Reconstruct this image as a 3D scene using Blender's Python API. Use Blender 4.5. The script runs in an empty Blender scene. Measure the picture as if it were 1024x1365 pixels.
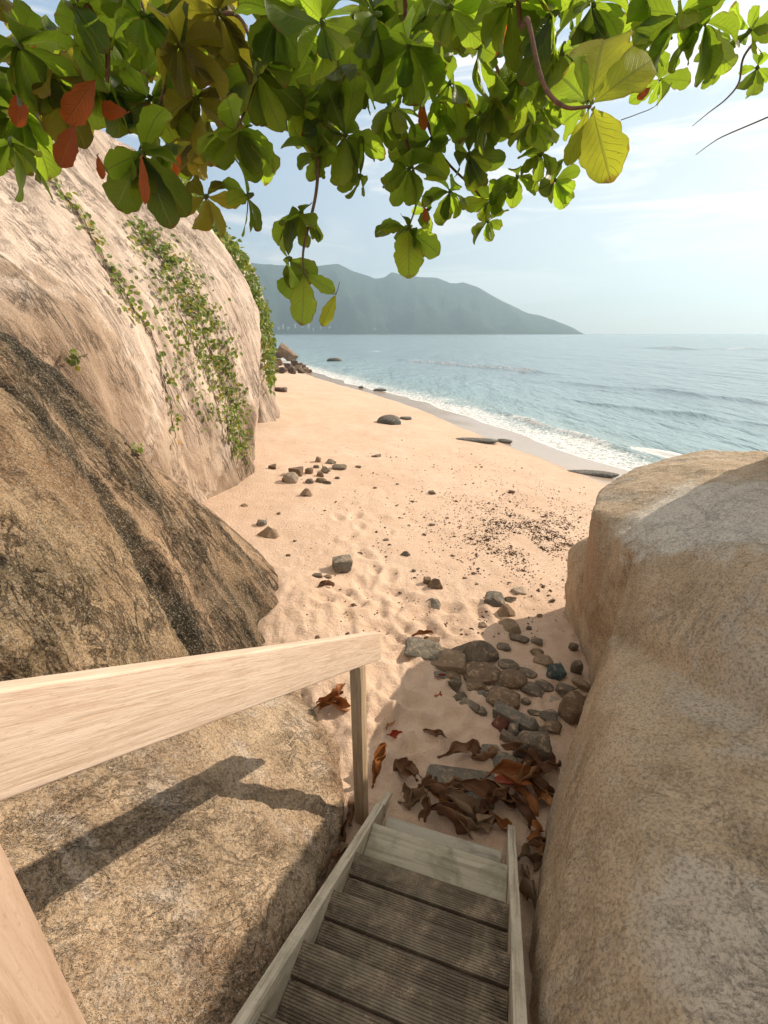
import bpy, bmesh, math, random
import numpy as np
from mathutils import Vector, Matrix, noise
from mathutils.bvhtree import BVHTree
from mathutils.geometry import intersect_line_plane

random.seed(7)
rnd = random.random
uni = random.uniform
R = math.radians
C = bpy.context.scene.collection
scene = bpy.context.scene

# ------------------------------------------------------------------ camera
EYE = 2.95
F = 600.0
PITCH = math.atan(238 / F)
CP, SP = math.cos(PITCH), math.sin(PITCH)
cd = bpy.data.cameras.new("camera")
cam = bpy.data.objects.new("camera", cd)
C.objects.link(cam)
cam.location = (0, 0, EYE)
cam.rotation_euler = (math.pi / 2 - PITCH, 0, 0)
cd.sensor_fit = 'VERTICAL'
cd.sensor_height = 24
cd.lens = 24 * F / 1365
cd.clip_start = 0.02
cd.clip_end = 20000
scene.camera = cam

SUN_AZ, SUN_EL = 60.0, 29.0
SUN = Vector((math.sin(R(SUN_AZ)) * math.cos(R(SUN_EL)), math.cos(R(SUN_AZ)) * math.cos(R(SUN_EL)), math.sin(R(SUN_EL))))


def ray(px, py):
    u = (px - 512) / F
    v = (py - 682.5) / F
    return Vector((u, CP - v * SP, -(SP + v * CP)))


def A(px, py, t):
    r = ray(px, py)
    return Vector((r.x * t, r.y * t, EYE + r.z * t))


def sstep(a, b, x):
    t = min(1, max(0, (x - a) / (b - a)))
    return t * t * (3 - 2 * t)


SEA = -1.08


def shore_q(x, y):
    return .931 * x + .365 * y - 0.9 * math.exp(-((y - 28) / 9.0) ** 2)


FOOT = []  # footprints (x, y, angle, size)


def terrain(x, y, fine=False):
    q = shore_q(x, y)
    f = q - 1.5
    if f < 0:
        z = -0.02 * f if f > -6 else .12 + .05 * (-6 - f)
        z = min(z, 1.5)
    elif f < 9.5:
        z = -1.0 * (f / 9.5) ** 1.15
    else:
        z = -1.0 - 0.085 * (f - 9.5)
        if z < -3:
            z = -3
    dh = .2954 * x + .95537 * y
    r = (1.55 - dh) * .64
    if r > -.3:
        r = .5 * (r + math.sqrt(r * r + .01))
        z += min(r, 1.7)
    # sand blown up against the foot of the left-hand boulders
    z += .26 * math.exp(-((x + 1.0) ** 2 / .5 + (y - 4.1) ** 2 / 1.2))
    z += .16 * math.exp(-((x + .3) ** 2 / .25 + (y - 2.75) ** 2 / .5))
    z += .10 * math.exp(-((x + 3.0) ** 2 / .8 + (y - 9.0) ** 2 / 2.5))
    d2 = x * x + y * y
    if d2 < 3600:
        z += .045 * noise.noise((x * .45, y * .45, 3.1))
        if q < 10.0:
            z += .022 * noise.noise((x * 1.5, y * 1.5, 7.7))
    if fine and d2 < 420 and q < 9.5:
        k = sstep(9.5, 7.0, q)
        n = noise.noise((x * 3.6, y * 3.6, 1.7))
        z += k * .016 * n
        near = sstep(7.5, 3.0, math.sqrt(d2))
        z += k * near * .020 * (noise.noise((x * 11, y * 11, 4.2)))
        z += k * near * .012 * (noise.noise((x * 27, y * 27, 9.2)))
        z += k * near * .018 * (1 - 2.4 * abs(noise.noise((x * 5.2, y * 5.2, 12.3))))
        for fx, fy, ca, sa, s in FOOT:
            dx = x - fx
            dy = y - fy
            if abs(dx) < .5 and abs(dy) < .5:
                a = (dx * ca + dy * sa) / (1.55 * s)
                b = (-dx * sa + dy * ca) / (.8 * s)
                m = a * a + b * b
                if m < 9:
                    z += s * (-.42 * math.exp(-m * 1.2) + .20 * math.exp(-(math.sqrt(m) - 1.55) ** 2 * 5))
    return z


def G(px, py):
    """where the line of sight through a photo pixel meets the beach"""
    r = ray(px, py)
    t = .6
    prev = t
    while t < 200:
        p = Vector((r.x * t, r.y * t, EYE + r.z * t))
        if p.z < terrain(p.x, p.y):
            lo, hi = prev, t
            for _ in range(24):
                m = (lo + hi) / 2
                if EYE + r.z * m < terrain(r.x * m, r.y * m):
                    hi = m
                else:
                    lo = m
            return Vector((r.x * hi, r.y * hi, terrain(r.x * hi, r.y * hi))), hi
        prev = t
        t *= 1.02
    return Vector((r.x * 200, r.y * 200, 0)), 200


# ------------------------------------------------------------------ node helper
class NT:
    def __init__(self, name):
        self.m = bpy.data.materials.new(name)
        self.m.use_nodes = True
        self.t = self.m.node_tree
        self.t.nodes.clear()
        self.out = self.t.nodes.new('ShaderNodeOutputMaterial')

    def n(self, typ, ins=None, **props):
        nd = self.t.nodes.new('ShaderNode' + typ)
        for k, v in props.items():
            setattr(nd, k, v)
        for k, v in (ins or {}).items():
            s = nd.inputs[k]
            if hasattr(v, 'links') or isinstance(v, bpy.types.NodeSocket):
                self.t.links.new(v, s)
            else:
                if s.type == 'RGBA' and len(v) == 3:
                    v = (*v, 1)
                s.default_value = v
        return nd

    def coord(self, which='Object'):
        return self.n('TexCoord').outputs[which]

    def mapping(self, vec, rot=(0, 0, 0), scale=(1, 1, 1), loc=(0, 0, 0)):
        return self.n('Mapping', {'Vector': vec, 'Rotation': rot, 'Scale': scale, 'Location': loc}).outputs[0]

    def noise(self, vec, scale, detail=4, rough=.55, dist=0, lac=2.0):
        return self.n('TexNoise', {'Vector': vec, 'Scale': scale, 'Detail': detail, 'Roughness': rough, 'Distortion': dist, 'Lacunarity': lac}).outputs['Fac']

    def vor(self, vec, scale, feature='F1', out='Distance', rand=1):
        return self.n('TexVoronoi', {'Vector': vec, 'Scale': scale, 'Randomness': rand}, feature=feature).outputs[out]

    def ramp(self, fac, stops, interp='LINEAR'):
        nd = self.n('ValToRGB', {'Fac': fac})
        cr = nd.color_ramp
        cr.interpolation = interp
        while len(cr.elements) > 1:
            cr.elements.remove(cr.elements[-1])
        for i, (p, c) in enumerate(stops):
            e = cr.elements[0] if i == 0 else cr.elements.new(p)
            e.position = p
            if not hasattr(c, '__len__'):
                c = (c, c, c)
            e.color = (*c[:3], 1)
        return nd.outputs['Color']

    def mix(self, fac, a, b, mode='MIX'):
        nd = self.n('Mix', data_type='RGBA', blend_type=mode)
        for idx, v in ((0, fac), (6, a), (7, b)):
            s = nd.inputs[idx]
            if isinstance(v, bpy.types.NodeSocket):
                self.t.links.new(v, s)
            elif idx == 0:
                s.default_value = v
            else:
                s.default_value = (*v[:3], 1)
        return nd.outputs[2]

    def math(self, op, a, b=0.0, c=0.0, clamp=False):
        nd = self.n('Math', operation=op, use_clamp=clamp)
        for i, v in enumerate((a, b, c)):
            if isinstance(v, bpy.types.NodeSocket):
                self.t.links.new(v, nd.inputs[i])
            else:
                nd.inputs[i].default_value = v
        return nd.outputs[0]

    def bump(self, h, strength, dist, normal=None):
        i = {'Height': h, 'Strength': strength, 'Distance': dist}
        if normal is not None:
            i['Normal'] = normal
        return self.n('Bump', i).outputs[0]

    def attr(self, name, out='Fac'):
        return self.n('Attribute', attribute_name=name).outputs[out]

    def bsdf(self, col, rough=.8, normal=None, spec=.3, **kw):
        i = {'Base Color': col, 'Roughness': rough, 'Specular IOR Level': spec}
        if normal is not None:
            i['Normal'] = normal
        i.update(kw)
        return self.n('BsdfPrincipled', i).outputs[0]

    def done(self, sh):
        self.t.links.new(sh, self.out.inputs['Surface'])
        return self.m


# ------------------------------------------------------------------ materials
def rock_mat(name, cols, flow=None, stretch=6.0, streak=.6, streak_col=(.05, .035, .022), grain=1.0, moss=0.0, pale=None,
             crack=.5, bump=1.0, patch_scale=.9, lo=.50, rust=0.0, fissure=0.0, patches=()):
    m = NT(name)
    co = m.coord()
    if flow is not None:
        f = Vector(flow).normalized()
        q = Vector((0, 0, 1)).rotation_difference(f)
        rot = q.inverted().to_euler('XYZ')
        fl = m.mapping(co, rot=tuple(rot))
        fl = m.mapping(fl, scale=(1, 1, 1 / stretch))
    else:
        fl = co
    big = m.noise(co, patch_scale, 6, .62, .6)
    c = m.ramp(big, [(.28, cols[0]), (.5, cols[1]), (.72, cols[2])])
    med = m.noise(fl, 4.5, 8, .65, .4)
    c = m.mix(m.ramp(med, [(.35, 0), (.7, .55)]), c, tuple(x * 1.45 for x in cols[2]))
    if pale is not None:
        pm = m.ramp(m.noise(co, 1.7, 7, .7, .8), [(.52, 0), (.62, 1)])
        c = m.mix(m.math('MULTIPLY', pm, .75), c, pale)
    st = m.noise(fl, 1.9, 9, .68, .5)
    c = m.mix(m.ramp(st, [(lo, 0), (lo + .15, streak)]), c, streak_col)
    if rust:
        c = m.mix(m.ramp(m.noise(m.mapping(co, loc=(7, 1, 4)), 1.1, 6, .65, .5), [(.48, 0), (.62, rust)]), c, (.235, .115, .05))
    st2 = m.noise(fl, 6.5, 6, .6, .3)
    c = m.mix(m.ramp(st2, [(.54, 0), (.68, streak * .8)]), c, tuple(x * 1.5 for x in streak_col))
    if moss > 0:
        mo = m.noise(m.mapping(fl, loc=(3, 8, 1)), 1.5, 7, .65, .6)
        c = m.mix(m.ramp(mo, [(.5, 0), (.68, moss)]), c, (.052, .05, .018))
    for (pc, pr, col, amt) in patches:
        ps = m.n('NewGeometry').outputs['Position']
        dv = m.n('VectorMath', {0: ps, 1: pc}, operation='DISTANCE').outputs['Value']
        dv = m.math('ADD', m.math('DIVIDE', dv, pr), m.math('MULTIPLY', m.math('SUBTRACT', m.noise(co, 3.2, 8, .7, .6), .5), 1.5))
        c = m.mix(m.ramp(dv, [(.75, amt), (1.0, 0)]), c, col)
    fis = None
    if fissure:
        fa = m.math('ABSOLUTE', m.math('SUBTRACT', m.noise(fl, 2.6, 7, .62, .9), .5))
        fb = m.math('ABSOLUTE', m.math('SUBTRACT', m.noise(m.mapping(fl, loc=(4, 2, 7)), 6.0, 6, .65, .9), .5))
        fg = m.ramp(m.noise(m.mapping(co, loc=(1, 6, 2)), 1.5, 4, .6), [(.44, 0), (.56, 1)])
        fis = m.math('MAXIMUM', m.ramp(fa, [(.0, 1), (.018, 0)]), m.math('MULTIPLY', m.ramp(fb, [(.0, 1), (.03, 0)]), .7))
        fis = m.math('MULTIPLY', m.math('MULTIPLY', fis, fg), fissure)
        c = m.mix(fis, c, (.045, .03, .018))
    # crystals
    g1 = m.noise(co, 70, 3, .7)
    g2 = m.vor(co, 120, 'F1', 'Color')
    c = m.mix(m.ramp(g1, [(.36, .5 * grain), (.55, 0)]), c, (.035, .026, .018))
    c = m.mix(m.ramp(g2, [(.66, 0), (.82, .38 * grain)]), c, (.62, .52, .42))
    cr = m.vor(m.n('Mix', {0: .35, 4: fl, 5: m.n('TexNoise', {'Vector': fl, 'Scale': 3.0, 'Detail': 4}).outputs['Color']}, data_type='VECTOR').outputs[1],
               2.3, 'DISTANCE_TO_EDGE')
    crm = m.ramp(cr, [(.0, 1), (.012, .35), (.022, 0)])
    gate = m.ramp(m.noise(co, 1.6, 2), [(.52, 0), (.6, 1)])
    crk = m.math('MULTIPLY', m.math('MULTIPLY', crm, gate), crack)
    c = m.mix(crk, c, (.03, .022, .014))
    h = m.math('ADD', m.math('MULTIPLY', m.noise(co, 38, 5, .7), .35), m.math('MULTIPLY', m.noise(fl, 11, 7, .65), 1.0))
    h = m.math('SUBTRACT', h, m.math('MULTIPLY', crk, 1.2))
    if fis is not None:
        h = m.math('SUBTRACT', h, m.math('MULTIPLY', fis, .9))
    nrm = m.bump(h, .85 * bump, .05)
    nrm = m.bump(g1, .55 * bump, .012, nrm)
    return m.done(m.bsdf(c, m.ramp(g1, [(.3, .95), (.7, .7)]), nrm, .25))


M = {}
CRACK_SHADE = [(tuple(A(x, y, t)), r * 1.5, (.045, .036, .018), .8) for x, y, t, r in [(20, 555, 3.15, .17), (60, 600, 3.22, .2), (100, 655, 3.28, .2), (135, 705, 3.32, .2), (165, 755, 3.38, .2), (195, 803, 3.45, .2), (225, 845, 3.5, .22), (250, 870, 3.5, .25)]]  # groove shade painted as a dark strip where the two boulders meet
RIDGE_LIGHT = [(tuple(A(x, y, t)), r * 1.7, (.66, .54, .42), .7) for x, y, t, r in [(102, 553, 4.15, .10), (122, 576, 4.3, .10), (143, 600, 4.45, .10), (163, 622, 4.58, .10), (185, 645, 4.7, .10), (208, 660, 4.85, .10), (232, 676, 5.02, .10), (258, 690, 5.2, .10)]]  # sunlit edge of the ridge, painted in as pale patches
M['pale_rock'] = rock_mat('pale_granite', [(.48, .35, .265), (.57, .44, .35), (.65, .52, .425)], flow=(.28, .26, -.92), stretch=13, streak=.75,
                          streak_col=(.17, .12, .082), grain=.6, moss=.3, bump=.9, crack=.3, lo=.52, fissure=.75, patches=[((-3.6, 5.2, 2.2), 1.5, (.30, .19, .11), .65), ((-3.2, 7.2, .9), 1.2, (.36, .24, .15), .5), (tuple(A(322, 610, 9.75)), .75, (.25, .165, .095), .8), (tuple(A(325, 560, 9.85)), .5, (.28, .19, .115), .6), (tuple(A(300, 650, 9.0)), .6, (.25, .165, .095), .7)])  # last three patches: brown end face, doubling as painted undercut shade
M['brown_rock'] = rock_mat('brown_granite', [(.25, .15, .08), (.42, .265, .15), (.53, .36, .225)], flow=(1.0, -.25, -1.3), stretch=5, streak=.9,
                           streak_col=(.028, .021, .011), grain=1.1, moss=.8, bump=1.6, crack=.5, lo=.46, fissure=.9, patches=CRACK_SHADE + RIDGE_LIGHT)
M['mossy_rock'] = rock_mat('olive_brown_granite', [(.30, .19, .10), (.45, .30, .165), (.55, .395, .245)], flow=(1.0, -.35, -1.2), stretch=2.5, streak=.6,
                           streak_col=(.045, .034, .016), grain=1.15, moss=.85, bump=1.7, crack=.6, lo=.5, fissure=.8, rust=.5, patches=CRACK_SHADE)
M['near_rock'] = rock_mat('speckled_granite', [(.42, .27, .15), (.55, .39, .245), (.66, .49, .335)], flow=(.4, .5, -.6), stretch=1.6, streak=.3,
                          streak_col=(.07, .05, .03), grain=1.15, moss=.4, pale=(.80, .66, .54), bump=1.6, crack=.4, rust=.6, fissure=.35)
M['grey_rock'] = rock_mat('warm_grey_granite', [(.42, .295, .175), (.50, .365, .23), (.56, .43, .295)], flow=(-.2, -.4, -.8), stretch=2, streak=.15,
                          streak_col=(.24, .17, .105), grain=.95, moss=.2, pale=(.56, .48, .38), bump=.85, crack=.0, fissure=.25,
                          patches=[((2.6, 3.0, 1.7), .85, (.72, .66, .57), .85), ((1.05, .75, 1.25), .30, (.60, .52, .42), .75), ((2.0, 3.9, .8), .7, (.36, .22, .115), .6)])  # first patch: bleached top facet, with its skylight partly painted in


def stone_mat(name, a, b, scale=9):
    m = NT(name)
    co = m.coord()
    oi = m.n('ObjectInfo').outputs['Random']
    cs = m.n('VectorMath', {0: co, 1: (0, 0, 0)}, operation='ADD')
    m.t.links.new(m.n('CombineXYZ', {'X': m.math('MULTIPLY', oi, 37.0), 'Y': m.math('MULTIPLY', oi, 11.0)}).outputs[0], cs.inputs[1])
    v = cs.outputs[0]
    n1 = m.noise(v, scale, 8, .68, .5)
    c = m.mix(m.ramp(n1, [(.35, 0), (.65, 1)]), a, b)
    c = m.mix(m.math('MULTIPLY', oi, .35), c, tuple(x * .5 for x in a))
    n2 = m.noise(v, 90, 3, .7)
    c = m.mix(m.ramp(n2, [(.38, .5), (.55, 0)]), c, tuple(x * .35 for x in a))
    # sand caught in hollows and on the top
    sd = m.noise(v, 16, 5, .7)
    nz = m.n('SeparateXYZ', {'Vector': m.n('NewGeometry').outputs['Normal']}).outputs['Z']
    c = m.mix(m.math('MULTIPLY', m.ramp(sd, [(.52, 0), (.66, .8)]), m.ramp(nz, [(.3, 0), (.9, 1)])), c, (.50, .35, .22))
    h = m.math('ADD', m.noise(v, 22, 7, .7), m.math('MULTIPLY', n2, .3))
    return m.done(m.bsdf(c, .8, m.bump(h, .9, .03), .3))


M['s_dark'] = stone_mat('dark_stone', (.14, .108, .075), (.30, .235, .17))
M['s_brown'] = stone_mat('brown_stone', (.19, .12, .07), (.32, .22, .14))
M['s_grey'] = stone_mat('grey_stone', (.19, .165, .13), (.33, .29, .23))
M['s_tan'] = stone_mat('tan_stone', (.30, .20, .12), (.44, .32, .21))
M['s_pale'] = stone_mat('pale_stone', (.40, .31, .22), (.52, .43, .33))
M['s_teal'] = stone_mat('blue_green_stone', (.06, .095, .092), (.11, .155, .148))
M['s_red'] = stone_mat('reddish_stone', (.16, .055, .035), (.24, .10, .06))
M['s_wet'] = stone_mat('wet_rock', (.10, .10, .09), (.20, .195, .175), 3)
M['s_far'] = stone_mat('far_tan_rock', (.22, .14, .085), (.36, .25, .165), 1.5)
M['s_fard'] = stone_mat('far_dark_rock', (.075, .05, .035), (.19, .13, .09), 1.5)


def sand_mat():
    m = NT('beach_sand')
    co = m.coord()
    n1 = m.noise(co, .55, 6, .6, .4)
    c = m.ramp(n1, [(.3, (.68, .475, .345)), (.55, (.75, .545, .41)), (.75, (.80, .60, .47))])
    n2 = m.noise(co, 5, 6, .7)
    c = m.mix(m.ramp(n2, [(.4, .28), (.62, 0)]), c, (.52, .335, .19))
    g = m.noise(co, 260, 2, .7)
    c = m.mix(m.ramp(g, [(.33, .45), (.5, 0)]), c, (.28, .18, .10))
    c = m.mix(m.ramp(g, [(.55, 0), (.7, .4)]), c, (.92, .78, .62))
    # dark flecks of shell and bark
    fl = m.vor(co, 26, 'F1', 'Distance')
    gate = m.ramp(m.noise(co, 1.1, 4, .7), [(.5, 0), (.64, 1)])
    c = m.mix(m.math('MULTIPLY', m.ramp(fl, [(.10, .75), (.17, 0)]), gate), c, (.16, .10, .06))
    # wet band by the water
    wet = m.attr('wet')
    wn = m.math('ADD', wet, m.math('MULTIPLY', m.math('SUBTRACT', m.noise(co, .7, 3), .5), .35), clamp=True)
    wm = m.ramp(wn, [(.42, 0), (.60, 1)])
    c = m.mix(m.math('MULTIPLY', wm, .6), c, (.36, .28, .22))
    rough = m.math('SUBTRACT', .95, m.math('MULTIPLY', wm, .80))
    h = m.math('ADD', m.math('MULTIPLY', m.noise(co, 24, 6, .7), 1.0), m.math('MULTIPLY', g, .18))
    dry = m.math('SUBTRACT', 1.0, wm)
    nrm = m.bump(m.math('MULTIPLY', h, dry), .8, .035)
    spec = m.math('ADD', .15, m.math('MULTIPLY', wm, .45))
    return m.done(m.bsdf(c, rough, nrm, spec))


M['sand'] = sand_mat()


def sea_mat():
    m = NT('sea_water')
    co = m.coord()
    dep = m.attr('depth')
    foam = m.attr('foam')
    c = m.ramp(dep, [(0, (.46, .42, .36)), (.10, (.30, .39, .38)), (.3, (.27, .38, .40)), (1, (.23, .315, .35))])
    st = m.mapping(co, rot=(0, 0, R(21)), scale=(1.0, .33, 1))
    ca = m.n('CameraData').outputs['View Distance']
    f1 = m.noise(st, 1.5, 4, .6, .3)
    f2 = m.noise(st, .33, 4, .6, .3)
    f3 = m.noise(st, .05, 5, .65, .2)
    h = m.math('ADD', m.math('MULTIPLY', f1, .34), m.math('MULTIPLY', f2, .9))
    h = m.math('ADD', h, m.math('MULTIPLY', f3, 2.6))
    h = m.math('ADD', h, m.math('MULTIPLY', m.noise(st, 4.2, 3, .6, .4), .10))
    nrm = m.bump(h, 1.0, .65)
    # lacy foam
    ln = m.n('TexNoise', {'Vector': co, 'Scale': 1.4, 'Detail': 5}).outputs['Color']
    wv = m.n('Mix', {0: .22, 4: co, 5: ln}, data_type='VECTOR').outputs[1]
    v1 = m.vor(wv, 3.4, 'DISTANCE_TO_EDGE')
    v2 = m.vor(wv, 8.0, 'DISTANCE_TO_EDGE')
    lace = m.math('MAXIMUM', m.ramp(v1, [(0, 1), (.16, 0)]), m.math('MULTIPLY', m.ramp(v2, [(0, 1), (.22, 0)]), .8))
    nn = m.noise(co, 2.2, 6, .7)
    k = m.math('ADD', m.math('MULTIPLY', foam, 1.5), m.math('ADD', m.math('MULTIPLY', lace, .42), m.math('MULTIPLY', nn, .5)))
    k = m.math('MULTIPLY', m.ramp(k, [(.80, 0), (1.25, 1)]), m.ramp(foam, [(0, 0), (.08, 1)]))
    w = m.bsdf(c, .2, nrm, .7, IOR=1.4)
    fo = m.bsdf((.82, .80, .76), .7, m.bump(nn, .8, .06), .3)
    mx = m.n('MixShader', {0: k, 1: w, 2: fo})
    return m.done(mx.outputs[0])


M['sea'] = sea_mat()


def hill_mat():
    m = NT('forest_hills')
    co = m.coord()
    a = m.noise(co, .0045, 8, .65)
    c = m.ramp(a, [(.3, (.018, .038, .022)), (.5, (.036, .066, .036)), (.7, (.07, .098, .055))])
    b = m.noise(co, .03, 6, .7)
    c = m.mix(m.ramp(b, [(.35, .6), (.6, 0)]), c, (.015, .03, .012))
    return m.done(m.bsdf(c, .95, m.bump(m.math('ADD', b, m.noise(co, .12, 4, .7)), 1, 14), .1))


M['hill'] = hill_mat()


def wood_mat(name, a, b, dark, axis='Y', rings=14, rough=.75, wear=.4, green=0.0):
    m = NT(name)
    co = m.coord()
    sc = {'X': (.045, 1, 1), 'Y': (1, .045, 1), 'Z': (1, 1, .045)}[axis]
    st = m.mapping(co, scale=sc)
    n1 = m.noise(st, rings * 4, 6, .65, .4)
    n2 = m.noise(st, rings, 5, .6, 1.2)
    c = m.mix(m.ramp(n2, [(.35, 0), (.65, 1)]), a, b)
    c = m.mix(m.ramp(n1, [(.32, .75), (.52, 0)]), c, dark)
    n3 = m.noise(m.mapping(co, scale=tuple(.25 if x < 1 else 1 for x in sc)), 9, 6, .7, .5)
    c = m.mix(m.ramp(n3, [(.56, 0), (.70, wear)]), c, tuple(x * 1.1 for x in dark))
    sp = m.noise(m.mapping(co, scale=tuple(.3 if x < 1 else 1 for x in sc)), 130, 3, .7)
    c = m.mix(m.ramp(sp, [(.30, .5), (.42, 0)]), c, dark)
    if green > 0:
        gm = m.noise(co, 5, 6, .7, .6)
        c = m.mix(m.ramp(gm, [(.5, 0), (.68, green)]), c, (.085, .095, .04))
    h = m.math('ADD', n1, m.math('MULTIPLY', sp, .35))
    return m.done(m.bsdf(c, rough, m.bump(h, .5, .004), .3))


M['rail_wood'] = wood_mat('sanded_hardwood', (.60, .45, .34), (.69, .545, .43), (.46, .31, .21), 'Y', 30, .75, .75)
M['post_wood'] = wood_mat('post_hardwood', (.36, .26, .16), (.47, .35, .235), (.16, .105, .06), 'Z', 12, .65, .4, .25)
M['newel_wood'] = wood_mat('newel_hardwood', (.50, .345, .25), (.57, .41, .30), (.36, .23, .145), 'Z', 8, .6, .4)
M['stringer_wood'] = wood_mat('weathered_stringer', (.50, .43, .32), (.63, .56, .44), (.22, .17, .11), 'Y', 14, .8, .4, .35)
M['base_wood'] = wood_mat('bleached_board', (.42, .375, .285), (.52, .465, .36), (.25, .21, .14), 'X', 7, .85, .45, .55)
M['sill_wood'] = wood_mat('grey_green_sill', (.38, .345, .28), (.48, .44, .36), (.16, .14, .10), 'X', 7, .85, .6, .45)


def tread_mat():
    m = NT('ribbed_dark_decking')
    co = m.coord()
    st = m.mapping(co, scale=(.05, 1, 1))
    n1 = m.noise(st, 60, 6, .65)
    c = m.mix(m.ramp(n1, [(.35, 0), (.65, 1)]), (.085, .064, .043), (.165, .128, .09))
    n2 = m.noise(co, 6, 7, .7, .6)
    c = m.mix(m.ramp(n2, [(.5, 0), (.66, .7)]), c, (.34, .27, .19))
    gm = m.noise(m.mapping(co, loc=(5, 2, 2)), 4.5, 6, .7, .5)
    c = m.mix(m.ramp(gm, [(.5, 0), (.66, .6)]), c, (.075, .075, .034))
    xs = m.n('SeparateXYZ', {'Vector': co}).outputs[0]
    worn = m.math('SUBTRACT', 1.0, m.math('MULTIPLY', m.math('ABSOLUTE', xs), 3.2), clamp=True)
    wn = m.noise(m.mapping(co, scale=(.3, 1, 1)), 14, 6, .7)
    c = m.mix(m.math('MULTIPLY', m.math('MULTIPLY', worn, m.ramp(wn, [(.4, 0), (.62, 1)])), .6), c, (.30, .25, .185))
    # dried splashes and sand grains
    sp = m.noise(m.mapping(co, loc=(1, 3, 0)), 15, 5, .7, 0)
    c = m.mix(m.ramp(sp, [(.64, 0), (.70, .7)]), c, (.50, .43, .32))
    g = m.noise(co, 180, 2, .7)
    sandy = m.noise(m.mapping(co, loc=(8, 1, 0)), 5, 6, .7, .5)
    c = m.mix(m.math('MULTIPLY', m.ramp(sandy, [(.5, 0), (.66, .75)]), m.ramp(g, [(.40, 0), (.55, 1)])), c, (.50, .38, .26))
    c = m.mix(m.ramp(g, [(.62, 0), (.72, .5)]), c, (.42, .34, .24))
    return m.done(m.bsdf(c, .75, m.bump(n1, .5, .003), .3))


M['tread'] = tread_mat()


def leaf_mat(name, dark, mid, light, trans, tr_amt=.5, blemish=.5, vein=(.30, .36, .10), gloss=.42):
    m = NT(name)
    uv = m.n('UVMap').outputs[0]
    xyz = m.n('SeparateXYZ', {'Vector': uv})
    x, y = xyz.outputs[0], xyz.outputs[1]
    ax = m.math('ABSOLUTE', m.math('SUBTRACT', x, .5))
    mid_v = m.ramp(ax, [(.016, 1), (.04, 0)])
    sv = m.math('FRACT', m.math('MULTIPLY', m.math('SUBTRACT', y, m.math('MULTIPLY', ax, .62)), 9.0))
    sv = m.math('ABSOLUTE', m.math('SUBTRACT', sv, .5))
    side_v = m.ramp(sv, [(.0, 1), (.11, 0)])
    side_v = m.math('MULTIPLY', side_v, m.ramp(ax, [(.30, .75), (.47, 0)]))
    veins = m.math('MAXIMUM', mid_v, side_v)
    r = m.attr('rnd')
    co = m.coord()
    n = m.noise(co, 17, 5, .65)
    c = m.ramp(m.math('ADD', m.math('MULTIPLY', r, .75), m.math('MULTIPLY', n, .3)), [(.15, dark), (.55, mid), (.95, light)])
    c = m.mix(m.math('MULTIPLY', veins, .6), c, vein)
    t = m.mix(m.ramp(m.math('ADD', m.math('MULTIPLY', r, .8), m.math('MULTIPLY', n, .3)), [(.2, 0), (.95, 1)]), tuple(q * .5 for q in trans), tuple(min(1, q * 1.45) for q in trans))
    t = m.mix(m.math('MULTIPLY', veins, .75), t, tuple(q * .45 for q in trans))
    # brown rims and spots
    ed = m.ramp(m.math('ADD', ax, m.math('MULTIPLY', m.math('SUBTRACT', n, .5), .4)), [(.46, 0), (.53, 1)])
    tip = m.ramp(m.math('ADD', y, m.math('MULTIPLY', m.math('SUBTRACT', n, .5), .5)), [(.93, 0), (1.02, 1)])
    sp = m.ramp(m.noise(m.mapping(co, loc=(2, 5, 1)), 60, 2), [(.70, 0), (.75, .8)])
    bl = m.math('MULTIPLY', m.math('MAXIMUM', m.math('MAXIMUM', ed, tip), sp), blemish)
    c = m.mix(bl, c, (.20, .10, .03))
    t = m.mix(bl, t, (.22, .10, .02))
    nrm = m.bump(m.math('SUBTRACT', n, m.math('MULTIPLY', veins, .7)), .5, .004)
    a = m.bsdf(c, gloss, nrm, .28)
    b = m.n('BsdfTranslucent', {'Color': t, 'Normal': nrm}).outputs[0]
    return m.done(m.n('MixShader', {0: tr_amt, 1: a, 2: b}).outputs[0])


M['leaf'] = leaf_mat('almond_leaf_green', (.024, .047, .009), (.048, .088, .014), (.11, .15, .022), (.37, .53, .03), .54, .8)
M['leaf_b'] = leaf_mat('almond_leaf_olive', (.05, .042, .010), (.09, .082, .016), (.16, .13, .03), (.44, .40, .03), .5, .95)
M['leaf_y'] = leaf_mat('almond_leaf_yellow_green', (.11, .17, .02), (.15, .21, .025), (.20, .25, .03), (.62, .66, .04), .6, .7, gloss=.65)
M['leaf_r'] = leaf_mat('almond_leaf_red', (.16, .035, .01), (.24, .055, .012), (.30, .11, .02), (.66, .15, .015), .45, .9, (.35, .15, .05))
M['dead'] = leaf_mat('dead_leaf_brown', (.12, .052, .025), (.20, .10, .05), (.30, .17, .09), (.26, .11, .04), .12, .5, (.20, .11, .06), .5)
M['dead_o'] = leaf_mat('dead_leaf_orange', (.24, .075, .02), (.33, .12, .03), (.40, .18, .06), (.35, .10, .02), .15, .4, (.36, .2, .09), .5)
M['dead_r'] = leaf_mat('dead_leaf_red', (.26, .030, .012), (.33, .04, .015), (.36, .08, .03), (.40, .05, .01), .15, .25, (.3, .1, .05), .45)
M['dead_p'] = leaf_mat('dead_leaf_pale', (.17, .10, .055), (.24, .155, .09), (.34, .23, .14), (.25, .16, .09), .12, .3, (.40, .28, .18), .6)


def vine_mat(name, cols, trans):
    m = NT(name)
    r = m.attr('rnd')
    c = m.ramp(r, [(0, cols[0]), (.5, cols[1]), (.86, cols[2]), (.93, (.34, .27, .03)), (1, (.42, .20, .05))])
    a = m.bsdf(c, .5, None, .35)
    b = m.n('BsdfTranslucent', {'Color': trans}).outputs[0]
    return m.done(m.n('MixShader', {0: .3, 1: a, 2: b}).outputs[0])


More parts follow.
